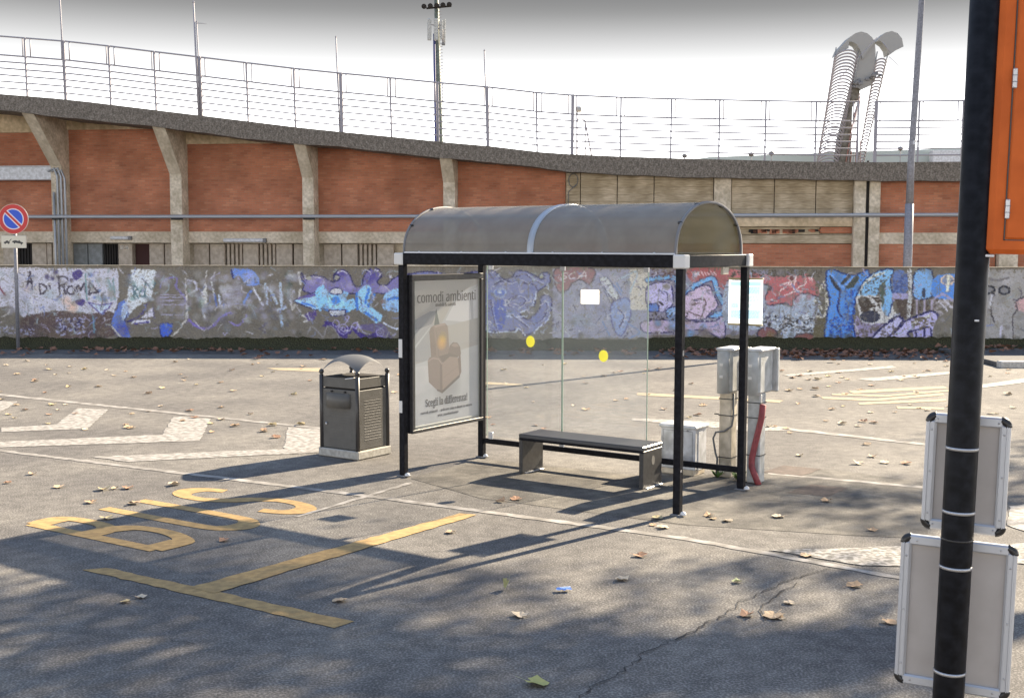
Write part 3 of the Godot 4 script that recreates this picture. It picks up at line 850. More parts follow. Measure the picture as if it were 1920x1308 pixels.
func make_materials() -> void:
	var asp := asphalt_image(1024)
	var stain := tone_tex(31, 0.006, 512, Color(0.80, 0.80, 0.82), Color(1, 1, 1), 5, 1.5)
	var asp_tex := ImageTexture.create_from_image(asp)
	M.asphalt = tri_tex(mat(0.325, 0.30, 0.27, 0.92), asp_tex, 2.6, stain, 9.0, true)
	M.asphalt.normal_enabled = true
	M.asphalt.normal_texture = normal_tex(asp, 2.0)
	M.asphalt.normal_scale = 0.7
	M.pad = tri_tex(mat(0.30, 0.275, 0.24, 0.92), asp_tex, 1.9, tone_tex(33, 0.012, 512, Color(0.74, 0.74, 0.75), Color(1, 1, 1), 5, 1.6), 3.3, true)
	M.pad.normal_enabled = true
	M.pad.normal_texture = M.asphalt.normal_texture
	M.pad.normal_scale = 0.9
	M.walk = tri_tex(mat(0.20, 0.195, 0.19, 0.92), asp_tex, 2.2, stain, 6.0, true)
	# worn paint: the aggregate shows through
	var worn := tone_tex(41, 0.03, 512, Color(0.60, 0.60, 0.59), Color(1, 1, 1), 6, 2.2)
	var grit := tone_tex(40, 0.22, 512, Color(0.90, 0.895, 0.89), Color(1, 1, 1), 3, 1.6)
	M.white_paint = tri_tex(mat(0.44, 0.42, 0.385, 0.8), grit, 1.3, tone_tex(42, 0.03, 512, Color(0.70, 0.69, 0.68), Color(1, 1, 1), 6, 1.8), 1.7, true)
	M.thin_paint = tri_tex(mat(0.40, 0.38, 0.35, 0.85), grit, 1.3, tone_tex(43, 0.02, 512, Color(0.74, 0.73, 0.72), Color(1, 1, 1), 5, 1.8), 2.6, true)
	M.worn_paint = tri_tex(mat(0.42, 0.40, 0.37, 0.85), grit, 1.3, worn, 1.1, true)
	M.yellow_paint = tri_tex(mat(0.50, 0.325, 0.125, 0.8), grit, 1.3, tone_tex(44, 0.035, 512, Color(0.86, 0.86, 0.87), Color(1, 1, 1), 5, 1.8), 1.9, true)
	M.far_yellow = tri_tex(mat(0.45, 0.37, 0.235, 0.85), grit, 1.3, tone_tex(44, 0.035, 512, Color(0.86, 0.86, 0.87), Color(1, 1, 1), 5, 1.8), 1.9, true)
	M.crack = mat(0.035, 0.032, 0.03, 0.95)
	M.rust_lid = tri_tex(mat(0.21, 0.155, 0.13, 0.9), asp_tex, 1.5, stain, 2.0, true)
	var conc := tone_tex(51, 0.02, 512, Color(0.86, 0.855, 0.845), Color(1, 1, 1), 6, 1.5)
	var streak := tone_tex(52, 0.008, 512, Color(0.84, 0.83, 0.80), Color(1, 1, 1), 5, 1.7)
	M.concrete = tri_tex(mat(0.76, 0.67, 0.54, 0.92), conc, 1.6, streak, 5.0)
	M.beam = tri_tex(mat(0.80, 0.64, 0.44, 0.92), conc, 2.2, streak, 6.0)
	M.pilaster = tri_tex(mat(0.78, 0.69, 0.56, 0.92), conc, 1.3, streak, 2.6)
	var board := tone_tex(56, 0.02, 512, Color(0.83, 0.82, 0.80), Color(1, 1, 1), 5, 2.0)
	M.board = tri_tex(mat(0.60, 0.50, 0.365, 0.95), board, 1.0, streak, 4.0)
	M.board.uv1_scale = Vector3(0.22, 3.2, 0.22)
	M.coping = tri_tex(mat(0.30, 0.262, 0.222, 0.97), tone_tex(57, 0.07, 512, Color(0.74, 0.73, 0.72), Color(1, 1, 1), 4, 2.0), 2.4, tone_tex(58, 0.03, 512, Color(0.80, 0.80, 0.79), Color(1, 1, 1), 5, 1.8), 3.0)
	M.coping.uv2_scale = Vector3(0.5, 0.3, 0.5)
	M.stone = tri_tex(mat(0.36, 0.32, 0.25, 0.95), conc, 0.9, streak, 2.0)
	var bi := brick_images()
	M.brick = StandardMaterial3D.new()
	M.brick.roughness = 0.93
	tri_tex(M.brick, ImageTexture.create_from_image(bi[0]), 1.0, tone_tex(61, 0.008, 512, Color(0.86, 0.85, 0.84), Color(1, 1, 1), 5, 1.8), 7.0)
	M.brick.uv1_scale = Vector3(1.0 / 2.08, 1.0 / 1.2, 1.0 / 2.08)
	M.brick.normal_enabled = true
	M.brick.normal_texture = normal_tex(bi[1], 2.0)
	M.door = tri_tex(mat(0.50, 0.43, 0.35, 0.7), conc, 2.0)
	M.door_blue = tri_tex(mat(0.24, 0.26, 0.27, 0.6), conc, 2.0)
	M.dark = mat(0.022, 0.019, 0.018, 0.9)
	M.pipe = mat(0.36, 0.38, 0.41, 0.45, 0.4)
	M.white_metal = tri_tex(mat(0.66, 0.68, 0.72, 0.5), conc, 1.5)
	M.galv = tri_tex(mat(0.27, 0.27, 0.30, 0.5, 0.2), tone_tex(63, 0.03, 256, Color(0.8, 0.8, 0.8), Color(1, 1, 1), 4, 1.5), 0.6)
	M.rail = mat(0.30, 0.285, 0.31, 0.65, 0.1)
	M.black_paint = tri_tex(mat(0.016, 0.016, 0.02, 0.5), tone_tex(64, 0.03, 256, Color(0.7, 0.7, 0.7), Color(1, 1, 1), 4, 1.4), 0.5)
	M.black_post = tri_tex(mat(0.014, 0.015, 0.019, 0.42), tone_tex(64, 0.03, 256, Color(0.6, 0.6, 0.6), Color(1, 1, 1), 4, 1.6), 0.4)
	M.black_paint.metallic_specular = 0.2
	M.black_post.metallic_specular = 0.25
	M.grey_metal = tri_tex(mat(0.045, 0.043, 0.042, 0.45, 0.1), tone_tex(64, 0.03, 256, Color(0.8, 0.8, 0.8), Color(1, 1, 1), 4, 1.4), 0.5)
	M.bin = tri_tex(mat(0.095, 0.09, 0.08, 0.5, 0.0), tone_tex(66, 0.02, 256, Color(0.92, 0.92, 0.92), Color(1, 1, 1), 5, 1.5), 0.9)
	M.bin_lid = mat(0.12, 0.118, 0.112, 0.55, 0.0)
	M.bin_dark = mat(0.05, 0.046, 0.044, 0.4, 0.1)
	M.white_plastic = mat(0.62, 0.61, 0.58, 0.5)
	M.box_grey = tri_tex(mat(0.46, 0.465, 0.45, 0.55), tone_tex(67, 0.02, 256, Color(0.84, 0.84, 0.83), Color(1, 1, 1), 5, 1.5), 0.8)
	M.box_pale = tri_tex(mat(0.60, 0.61, 0.63, 0.5), tone_tex(67, 0.02, 256, Color(0.84, 0.84, 0.83), Color(1, 1, 1), 5, 1.5), 0.8)
	M.red_tube = tri_tex(mat(0.30, 0.055, 0.06, 0.6), tone_tex(67, 0.02, 256, Color(0.8, 0.8, 0.8), Color(1, 1, 1), 5, 1.5), 0.4)
	M.cable = mat(0.14, 0.14, 0.14, 0.6)
	M.strap = mat(0.03, 0.03, 0.03, 0.6)
	M.alu = mat(0.52, 0.53, 0.55, 0.42, 0.5)
	M.board_back = tri_tex(mat(0.46, 0.42, 0.385, 0.65), tone_tex(68, 0.01, 256, Color(0.95, 0.945, 0.94), Color(1, 1, 1), 4, 1.4), 0.5)
	M.black_plastic = mat(0.015, 0.014, 0.014, 0.35)
	M.steel = mat(0.42, 0.42, 0.43, 0.35, 0.8)
	M.orange = tri_tex(mat(0.66, 0.145, 0.028, 0.45), tone_tex(69, 0.01, 256, Color(0.88, 0.86, 0.86), Color(1, 1, 1), 5, 1.4), 0.7)
	M.orange.metallic_specular = 0.25
	M.grey_paint = mat(0.17, 0.17, 0.175, 0.6)
	M.moss = tri_tex(mat(0.075, 0.075, 0.034, 1.0), tone_tex(70, 0.06, 256, Color(0.35, 0.32, 0.28), Color(1, 1, 1), 5, 2.4), 0.5)
	M.kerb = tri_tex(mat(0.56, 0.53, 0.48, 0.9), conc, 0.8)
	M.leaf_green = mat(0.10, 0.17, 0.035, 0.7)
	M.yellow_dot = mat(0.90, 0.86, 0.16, 0.5)
	M.yellow_dot.backlight_enabled = true
	M.yellow_dot.backlight = Color(0.75, 0.75, 0.25)
	M.white_card = mat(0.82, 0.82, 0.80, 0.6)
	M.white_card.backlight_enabled = true
	M.white_card.backlight = Color(1.2, 1.2, 1.2)
	M.glass = mat(0.75, 0.80, 0.76, 0.02)
	M.glass.transparency = BaseMaterial3D.TRANSPARENCY_ALPHA
	M.glass.albedo_color.a = 0.21
	M.glass_edge = mat(0.30, 0.40, 0.33, 0.2)
	M.seat = mat(0.06, 0.062, 0.066, 0.3, 0.0)
	M.smoked = mat(0.25, 0.23, 0.20, 0.24)
	M.smoked.metallic_specular = 0.2
	M.smoked.transparency = BaseMaterial3D.TRANSPARENCY_ALPHA
	M.smoked.albedo_color.a = 0.78
	tri_tex(M.smoked, tone_tex(74, 0.02, 256, Color(0.93, 0.925, 0.92), Color(1, 1, 1), 5, 1.8), 1.6)
	M.amber = mat(0.13, 0.105, 0.035, 0.2)
	M.amber.metallic_specular = 0.1
	M.amber.transparency = BaseMaterial3D.TRANSPARENCY_ALPHA
	M.amber.albedo_color.a = 0.5

func make_ground() -> void:
	var s := st_new()
	flat(s, [Vector2(-150, 40), Vector2(150, 40), Vector2(150, -300), Vector2(-150, -300)], 0.0)
	struct("ground", s, M.asphalt)
	s = st_new()
	flat(s, [Vector2(-1.091,-12.786),Vector2(-0.394,-14.002),Vector2(1.488,-12.937),Vector2(2.848,-13.170),Vector2(3.613,-13.371),Vector2(4.434,-12.615),Vector2(3.584,-10.151),Vector2(2.972,-10.260),Vector2(1.567,-10.647),Vector2(-0.315,-11.776)], 0.003)
	struct("pavement", s, M.pad)
	# strip along the foot of the graffiti wall
	s = st_new()
	flat(s, [Vector2(-30, -29.0), Vector2(30, -29.0), Vector2(30, -27.6), Vector2(-30, -27.6)], 0.004)
	struct("footway", s, M.walk)
	s = st_new()
	bx(s, Vector3(16.2, 0.055, -25.0), Vector3(12.0, 0.15, 0.28), 0.02)
	struct("kerb", s, M.kerb)
	s = st_new()
	lo_hi(s, Vector3(10.2, 0.0, -28.6), Vector3(30, 0.10, -25.145), 0.015)
	struct("raised_footway", s, M.walk)
	# yellow bus bay lines
	s = st_new()
	painted(s, [Vector2(-0.487,-11.081),Vector2(-0.320,-11.016),Vector2(-2.149,-8.468),Vector2(-2.369,-8.601)], 0.0068)
	struct("road_marking", s, M.yellow_paint)
	s = st_new()
	painted(s, [Vector2(-3.312,-9.087),Vector2(-3.147,-9.150),Vector2(-1.061,-7.834),Vector2(-1.166,-7.698)], 0.0045)
	struct("road_marking", s, M.yellow_paint)
	make_bus_letters()
	# arrows and lane lines in white
	for q in [[Vector2(-6.697,-18.349),Vector2(-6.162,-18.176),Vector2(-5.807,-16.248),Vector2(-6.372,-16.583)], [Vector2(-7.029,-16.326),Vector2(-6.376,-16.633),Vector2(-5.807,-16.248),Vector2(-6.868,-15.949)], [Vector2(-4.964,-17.446),Vector2(-4.364,-17.237),Vector2(-4.007,-15.236),Vector2(-4.629,-15.707)], [Vector2(-6.699,-15.074),Vector2(-4.642,-15.752),Vector2(-4.007,-15.236),Vector2(-6.523,-14.672)], [Vector2(-3.094,-16.433),Vector2(-2.556,-16.200),Vector2(-2.291,-14.419),Vector2(-2.812,-14.604)], [Vector2(-4.988,-14.052),Vector2(-2.820,-14.643),Vector2(-2.291,-14.419),Vector2(-4.446,-13.741)], [Vector2(-8.601,-19.213),Vector2(-7.923,-19.092),Vector2(-7.680,-17.856),Vector2(-7.586,-16.922)]]:
		s = st_new()
		painted(s, q, 0.0045)
		var o := struct("road_marking", s, M.white_paint)
		o.position.y = 0.0002 * used["road_marking"]
	for q in [[Vector2(-9.134,-20.416),Vector2(-2.324,-16.203),Vector2(-2.304,-16.061),Vector2(-9.002,-20.120)], [Vector2(-6.624,-14.750),Vector2(-1.391,-11.893),Vector2(1.501,-10.188),Vector2(3.061,-8.870),Vector2(3.032,-8.784),Vector2(1.484,-10.075),Vector2(-1.376,-11.765),Vector2(-6.554,-14.593)], [Vector2(-1.967,-10.911),Vector2(-1.040,-12.524),Vector2(-1.085,-12.581),Vector2(-2.026,-10.910)], [Vector2(2.848,-13.170),Vector2(4.355,-12.386),Vector2(4.317,-12.275),Vector2(2.828,-13.076)], [Vector2(3.785,-16.536),Vector2(5.311,-15.155),Vector2(5.254,-14.990),Vector2(3.730,-16.292)]]:
		s = st_new()
		painted(s, q, 0.0045)
		var o := struct("lane_line", s, M.thin_paint)
		o.position.y = 0.00015 * used["lane_line"]
	s = st_new()
	painted(s, [Vector2(1.756,-17.387),Vector2(2.836,-17.082),Vector2(3.860,-16.537),Vector2(3.792,-16.245),Vector2(3.189,-16.141),Vector2(2.678,-16.569),Vector2(1.734,-17.171)], 0.0045)
	struct("road_marking", s, M.white_paint)
	for q in [[Vector2(5.295,-23.366),Vector2(8.029,-25.214),Vector2(7.988,-24.767),Vector2(5.385,-23.078)], [Vector2(6.548,-22.635),Vector2(8.776,-24.042),Vector2(8.911,-23.739),Vector2(6.774,-22.279)], [Vector2(8.495,-21.708),Vector2(10.447,-23.376),Vector2(10.070,-22.524),Vector2(8.351,-21.211)], [Vector2(4.832,-11.437),Vector2(5.272,-11.685),Vector2(4.597,-10.160),Vector2(4.470,-10.654)]]:
		s = st_new()
		painted(s, q, 0.0068)
		struct("road_marking", s, M.white_paint)
	for q in [[Vector2(2.119,-9.738),Vector2(2.663,-9.795),Vector2(3.315,-9.890),Vector2(3.105,-9.249),Vector2(2.773,-9.262),Vector2(2.491,-9.470)], [Vector2(4.183,-9.934),Vector2(4.556,-10.066),Vector2(4.198,-9.258),Vector2(3.943,-9.352)]]:
		s = st_new()
		painted(s, q, 0.0068)
		struct("road_marking", s, M.worn_paint)
	# yellow paint far off on the tarmac
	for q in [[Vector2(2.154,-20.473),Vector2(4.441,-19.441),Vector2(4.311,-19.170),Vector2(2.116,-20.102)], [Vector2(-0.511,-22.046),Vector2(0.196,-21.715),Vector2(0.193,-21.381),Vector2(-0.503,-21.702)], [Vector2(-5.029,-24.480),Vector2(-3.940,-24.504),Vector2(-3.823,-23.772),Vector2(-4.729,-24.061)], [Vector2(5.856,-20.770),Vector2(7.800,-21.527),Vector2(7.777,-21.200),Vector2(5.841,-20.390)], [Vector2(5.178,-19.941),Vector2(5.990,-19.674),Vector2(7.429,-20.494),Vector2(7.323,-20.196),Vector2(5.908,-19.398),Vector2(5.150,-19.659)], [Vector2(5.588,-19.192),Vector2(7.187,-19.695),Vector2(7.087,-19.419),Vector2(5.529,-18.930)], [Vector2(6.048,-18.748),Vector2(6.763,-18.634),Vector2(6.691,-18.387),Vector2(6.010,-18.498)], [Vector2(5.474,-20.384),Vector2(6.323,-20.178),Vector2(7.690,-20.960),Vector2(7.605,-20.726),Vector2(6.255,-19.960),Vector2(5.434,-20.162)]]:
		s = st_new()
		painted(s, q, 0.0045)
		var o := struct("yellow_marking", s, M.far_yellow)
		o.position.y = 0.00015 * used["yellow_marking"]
	# metal lids
	s = st_new()
	painted(s, [Vector2(2.805,-12.070),Vector2(3.159,-12.514),Vector2(3.500,-12.321),Vector2(3.170,-11.865)], 0.0045)
	struct("service_lid", s, M.rust_lid)
	s = st_new()
	painted(s, [Vector2(2.788,-13.169),Vector2(3.122,-13.596),Vector2(3.492,-13.370),Vector2(3.182,-12.957)], 0.0068)
	struct("service_lid", s, M.rust_lid)
	# cracks
	var lines := [[Vector2(0.375,-6.483),Vector2(0.459,-6.629),Vector2(0.645,-6.843),Vector2(0.727,-7.042),Vector2(0.846,-7.243),Vector2(1.001,-7.415),Vector2(1.188,-7.649),Vector2(1.385,-7.886),Vector2(1.493,-8.028)], [Vector2(1.493,-8.028),Vector2(1.625,-8.301),Vector2(1.817,-8.498),Vector2(2.037,-8.790),Vector2(2.240,-8.967),Vector2(2.534,-9.229)], [Vector2(1.683,-7.853),Vector2(1.738,-8.151),Vector2(1.899,-8.433),Vector2(2.171,-8.849)], [Vector2(-1.855,-12.898),Vector2(-1.466,-12.548),Vector2(-1.014,-12.553),Vector2(-0.430,-12.008),Vector2(0.211,-11.509),Vector2(0.946,-10.984),Vector2(1.564,-10.626),Vector2(2.151,-10.330),Vector2(2.696,-9.921)], [Vector2(-4.027,-14.705),Vector2(-3.457,-14.254),Vector2(-2.707,-13.694)], [Vector2(-2.371,-7.341),Vector2(-2.166,-7.445),Vector2(-1.965,-7.324)]]
	for k in lines.size():
		var l: Array = lines[k]
		s = st_new()
		rng.seed = 100 + k
		var pl := []
		var pr := []
		for i in l.size() - 1:
			for j in 5:
				var p: Vector2 = l[i].lerp(l[i + 1], j / 5.0) + Vector2(rng.randf_range(-1, 1), rng.randf_range(-1, 1)) * 0.022
				var w := rng.randf_range(0.002, 0.007) * (0.6 if k > 2 else 1.0)
				var d: Vector2 = (l[i + 1] - l[i]).orthogonal().normalized()
				pl.append(p + d * w)
				pr.append(p - d * w)
		for i in pl.size() - 1:
			flat(s, [pl[i], pl[i + 1], pr[i + 1], pr[i]], 0.0095)
		struct("tarmac_crack", s, M.crack)

func make_bus_letters() -> void:
	# letter space: u runs along the word, v up the letter, in metres
	var org: Vector2 = [Vector2(-2.932,-9.711)][0]
	var du := Vector2(0.548, -0.836)
	var dv := Vector2(-0.836, -0.548)
	var outlines := {
		"B": [[[0, 0], [0, 1.66]], [[0, 1.6], [0.22, 1.62], [0.33, 1.5], [0.33, 1.12], [0.22, 0.92], [0, 0.92]], [[0.22, 0.92], [0.42, 0.76], [0.46, 0.4], [0.36, 0.08], [0.22, 0.04], [0, 0.05]]],
		"U": [[[0, 1.66], [0, 0.36], [0.07, 0.1], [0.22, 0.02], [0.36, 0.1], [0.43, 0.36], [0.43, 1.66]]],
		"S": [[[0.44, 1.3], [0.38, 1.52], [0.22, 1.62], [0.06, 1.5], [0.03, 1.2], [0.14, 0.94], [0.32, 0.76], [0.43, 0.48], [0.38, 0.16], [0.22, 0.02], [0.06, 0.12], [0.0, 0.36]]]}
	var at := {"B": 0.0, "U": 0.78, "S": 1.55}
	for ch in ["B", "U", "S"]:
		var s := st_new()
		var lift := 0.0
		for stroke in outlines[ch]:
			var p := []
			for i in stroke.size() - 1:
				for j in 4:
					var a := Vector2(stroke[i][0], stroke[i][1])
					var b := Vector2(stroke[i + 1][0], stroke[i + 1][1])
					var pa := Vector2(stroke[maxi(0, i - 1)][0], stroke[maxi(0, i - 1)][1])
					var pb := Vector2(stroke[mini(stroke.size() - 1, i + 2)][0], stroke[mini(stroke.size() - 1, i + 2)][1])
					p.append(a.cubic_interpolate(b, pa, pb, j / 4.0) if stroke.size() > 2 else a.lerp(b, j / 4.0))
			p.append(Vector2(stroke[-1][0], stroke[-1][1]))
			var l := []
			var r := []
			for i in p.size():
				var d: Vector2 = (p[mini(i + 1, p.size() - 1)] - p[maxi(i - 1, 0)]).normalized()
				var n := Vector2(-d.y * 0.066, d.x * 0.13)
				l.append(p[i] + n)
				r.append(p[i] - n)
			for i in p.size() - 1:
				var q := []
				for e in [l[i], l[i + 1], r[i + 1], r[i]]: q.append(org + du * (e.x + at[ch]) + dv * e.y)
				var y := 0.0045 + lift
				quad(s, Vector3(q[0].x, y, q[0].y), Vector3(q[1].x, y, q[1].y), Vector3(q[2].x, y, q[2].y), Vector3(q[3].x, y, q[3].y), Vector3.UP)
			lift += 0.0006
		struct("road_letter", s, M.yellow_paint)

func make_wall() -> void:
	var t := thing("graffiti_wall", "long low cement wall covered in blue, purple and white graffiti", "wall", Vector3(0, 0, -29.0))
	var face := StandardMaterial3D.new()
	face.albedo_texture = paint_wall()
	face.roughness = 0.92
	face.normal_enabled = true
	face.uv1_triplanar = false
	var bump := noise_img(88, 0.02, 512, 6)
	face.normal_texture = normal_tex(bump, 3.0)
	face.normal_scale = 0.5
	var hw := 13.198
	var s := st_new()
	quad(s, Vector3(-hw, 0, 0), Vector3(hw, 0, 0), Vector3(hw, 2.0, 0), Vector3(-hw, 2.0, 0), Vector3(0, 0, 1), [Vector2(0, 1), Vector2(1, 1), Vector2(1, 0), Vector2(0, 0)])
	s.generate_normals()
	s.generate_tangents()
	obj("painted_face", s, face, t)
	s = st_new()
	bx(s, Vector3(0, 1.0, -0.128), Vector3(60.0, 2.0, 0.25))
	obj("wall_body", s, M.stone, t)
	for x in range(-15, 15):
		s = st_new()
		bx(s, Vector3(x * 2.0 + 1.0, 2.013, -0.12), Vector3(1.992, 0.026, 0.30), 0.006)
		obj("coping_slab", s, M.stone, t)
	# moss and dirt banked along the foot
	s = st_new(true)
	rng.seed = 8
	var nz := FastNoiseLite.new()
	nz.seed = 15
	nz.frequency = 0.9
	var rows := 6
	var cols := 420
	var g := []
	for j in rows + 1:
		var row := []
		for i in cols + 1:
			var x := -14.0 + 28.0 * i / cols
			var top := 0.27 + 0.05 * nz.get_noise_1d(x * 0.7) + 0.04 * nz.get_noise_1d(x * 5.0)
			if x > 3.0: top += 0.05
			var f := float(j) / rows
			var y := top * (1.0 - f)
			var z := 0.012 + f * f * 0.26 + 0.05 * nz.get_noise_2d(x * 6.0, f * 5.0) * (0.3 + f) + rng.randf_range(-0.012, 0.012)
			row.append(Vector3(x, maxf(y + rng.randf_range(-0.012, 0.012), 0.0) if j < rows else -0.01, maxf(z, 0.006)))
		g.append(row)
	for j in rows:
		for i in cols:
			quad(s, g[j][i], g[j][i + 1], g[j + 1][i + 1], g[j + 1][i], Vector3(0, 0.5, 1))
	obj("moss_bank", s, M.moss, t).set_meta("kind", "stuff")

var cop_top := [Vector3(-19.173,7.574,2.600),Vector3(-16.293,7.342,2.500),Vector3(-14.532,7.195,2.400),Vector3(-13.401,7.080,2.250),Vector3(-11.312,6.829,2.000),Vector3(-9.894,6.660,1.850),Vector3(-8.355,6.473,1.700),Vector3(-6.808,6.282,1.580),Vector3(-5.308,6.123,1.500),Vector3(-3.712,5.964,1.420),Vector3(-1.888,5.772,1.320),Vector3(-0.539,5.654,1.200),Vector3(1.027,5.467,1.080),Vector3(1.984,5.399,1.000),Vector3(3.487,5.336,0.800),Vector3(5.489,5.259,0.750),Vector3(9.307,5.133,0.750),Vector3(11.346,5.103,0.750),Vector3(13.764,5.103,0.750),Vector3(18.194,5.041,0.750)]
var cop_low := [Vector3(-19.195,7.063,2.600),Vector3(-16.311,6.835,2.500),Vector3(-14.551,6.622,2.400),Vector3(-13.418,6.506,2.250),Vector3(-11.324,6.306,2.000),Vector3(-9.906,6.119,1.850),Vector3(-8.364,5.915,1.700),Vector3(-6.815,5.760,1.580),Vector3(-5.313,5.652,1.500),Vector3(-3.715,5.461,1.420),Vector3(-1.890,5.270,1.320),Vector3(-0.539,5.152,1.200),Vector3(1.029,4.983,1.080),Vector3(1.987,4.848,1.000),Vector3(3.492,4.768,0.800),Vector3(5.498,4.677,0.750),Vector3(9.319,4.592,0.750),Vector3(11.361,4.533,0.750),Vector3(13.783,4.522,0.750),Vector3(18.218,4.469,0.750)]

# coping edge at a distance along the facade: (height of top, height of underside, reach)
func coping_at(x: float) -> Vector3:
	for i in cop_top.size() - 1:
		var a: Vector3 = cop_top[i]
		var b: Vector3 = cop_top[i + 1]
		if x <= b.x or i == cop_top.size() - 2:
			var t := clampf((x - a.x) / (b.x - a.x), 0.0, 1.0)
			return Vector3(lerpf(a.y, b.y, t), lerpf(cop_low[i].y, cop_low[i + 1].y, t), lerpf(a.z, b.z, t))
	return Vector3.ZERO

func make_stadium() -> void:
	var t := thing("stadium", "brick and concrete stadium stand behind the graffiti wall", "building", STADIUM_AT, STADIUM_TURN)
	# dark weathered rim, in cast lengths
	var bounds := [0, 3, 6, 9, 12, 14, 16, 18, 19]
	for k in bounds.size() - 1:
		var s := st_new()
		for i in range(bounds[k], bounds[k + 1]):
			var a: Vector3 = cop_top[i]
			var b: Vector3 = cop_top[i + 1]
			var c: Vector3 = cop_low[i]
			var d: Vector3 = cop_low[i + 1]
			var n := 12
			for j in n:
				var f0 := float(j) / n
				var f1 := float(j + 1) / n
				var ta := a.lerp(b, f0)
				var tb := a.lerp(b, f1)
				var la := c.lerp(d, f0)
				var lb := c.lerp(d, f1)
				la.x = ta.x
				lb.x = tb.x
				var wa := 0.008 * sin(ta.x * 3.1) + 0.005 * sin(ta.x * 9.0)
				var wb := 0.008 * sin(tb.x * 3.1) + 0.005 * sin(tb.x * 9.0)
				la.y += wa
				lb.y += wb
				quad(s, ta, tb, lb, la, Vector3(0, 0, 1))
				quad(s, ta, tb, Vector3(tb.x, tb.y + 0.03, tb.z - 1.2), Vector3(ta.x, ta.y + 0.03, ta.z - 1.2), Vector3.UP)
				quad(s, la, lb, Vector3(lb.x, lb.y + 0.02, -0.3), Vector3(la.x, la.y + 0.02, -0.3), Vector3.DOWN)
				quad(s, Vector3(ta.x, ta.y + 0.03, ta.z - 1.2), Vector3(tb.x, tb.y + 0.03, tb.z - 1.2), Vector3(lb.x, lb.y, tb.z - 1.2), Vector3(la.x, la.y, ta.z - 1.2), Vector3(0, 0, -1))
		obj("rim_beam", s, M.coping, t)
	# body of the stand behind the facing
	var s := st_new()
	for i in cop_top.size() - 1:
		var a: Vector3 = cop_low[i]
		var b: Vector3 = cop_low[i + 1]
		var x0: float = cop_top[i].x
		var x1: float = cop_top[i + 1].x
		quad(s, Vector3(x0, 2.6, -0.06), Vector3(x1, 2.6, -0.06), Vector3(x1, b.y + 0.15, -0.06), Vector3(x0, a.y + 0.15, -0.06), Vector3(0, 0, 1))
		quad(s, Vector3(x0, 0, -0.45), Vector3(x1, 0, -0.45), Vector3(x1, 2.6, -0.45), Vector3(x0, 2.6, -0.45), Vector3(0, 0, 1))
		quad(s, Vector3(x0, 2.6, -0.06), Vector3(x1, 2.6, -0.06), Vector3(x1, 2.6, -0.45), Vector3(x0, 2.6, -0.45), Vector3.DOWN)
		quad(s, Vector3(x0, a.y + 0.15, -0.06), Vector3(x1, b.y + 0.15, -0.06), Vector3(x1, b.y + 0.1, -6), Vector3(x0, a.y + 0.1, -6), Vector3.UP)
		quad(s, Vector3(x0, 0, -6), Vector3(x1, 0, -6), Vector3(x1, b.y + 0.1, -6), Vector3(x0, a.y + 0.1, -6), Vector3(0, 0, -1))
	obj("concrete_core", s, M.concrete, t)
	# pilasters that lean out to carry the rim
	var px := [[Vector2(-20.085,3.582),Vector2(-19.651,3.581)], [Vector2(-15.701,3.576),Vector2(-15.317,3.576)], [Vector2(-11.491,3.571),Vector2(-11.080,3.570)], [Vector2(-6.918,3.565),Vector2(-6.537,3.564)], [Vector2(-2.194,3.559),Vector2(-1.807,3.558)]]
	var knees := [[Vector2(-19.468,5.179)][0].y, [Vector2(-15.478,5.154)][0].y, [Vector2(-11.256,4.881)][0].y, [Vector2(-6.722,4.734)][0].y, [Vector2(-2.033,4.556)][0].y]
	var centres := []
	for i in px.size():
		var x0: float = px[i][0].x
		var x1: float = px[i][1].x
		centres.append((x0 + x1) * 0.5)
		var c := coping_at((x0 + x1) * 0.5)
		var kn: float = knees[i]
		s = st_new()
		var d := 0.55
		var prof := [Vector2(-0.05, 0), Vector2(d, 0), Vector2(d, kn), Vector2(c.z - 0.12, c.y + 0.06), Vector2(-0.05, c.y + 0.06)]
		var q := []
		for p in prof: q.append(Vector2(p.x, p.y))
		# profile lies in depth and height, run across the width
		var pk := PackedVector2Array(q)
		var idx := Geometry2D.triangulate_polygon(pk)
		for e in [[x0, -1.0], [x1, 1.0]]:
			for m in range(0, idx.size(), 3):
				tri(s, Vector3(e[0], pk[idx[m]].y, pk[idx[m]].x), Vector3(e[0], pk[idx[m + 1]].y, pk[idx[m + 1]].x), Vector3(e[0], pk[idx[m + 2]].y, pk[idx[m + 2]].x), Vector3(e[1], 0, 0))
		for m in pk.size():
			var a := pk[m]
			var b := pk[(m + 1) % pk.size()]
			quad(s, Vector3(x0, a.y, a.x), Vector3(x1, a.y, a.x), Vector3(x1, b.y, b.x), Vector3(x0, b.y, b.x), Vector3(0, a.x - b.x, b.y - a.y))
		obj("pilaster", s, M.pilaster, t)
	# bays: brick panel, beam over it, lintel under it
	var beam_low := [[Vector2(-17.407,6.347)][0].y, [Vector2(-13.922,6.421)][0].y, [Vector2(-10.151,5.904)][0].y, [Vector2(-4.638,5.995)][0].y]
	var lin_hi: float = [Vector2(-13.596,2.971)][0].y
	var lin_lo: float = [Vector2(-13.606,2.589)][0].y
	for i in 5:
		var x0: float = centres[i] + 0.1
		var x1: float = centres[i + 1] - 0.1 if i < 4 else [Vector2(1.740,3.569)][0].x
		var top: float = coping_at(x1).y + 0.1
		if i < 3: top = minf(beam_low[i], coping_at(x0).y + 0.05)
		s = st_new()
		# brick facing, cut along the rim where that is lower
		var poly := []
		for k in 13:
			var x := lerpf(x0, x1, k / 12.0)
			poly.append(Vector2(x, minf(top if i < 3 else 99.0, coping_at(x).y + 0.12)))
		poly.append(Vector2(x1, lin_hi))
		poly.append(Vector2(x0, lin_hi))
		extr(s, poly, -0.06, 0.0)
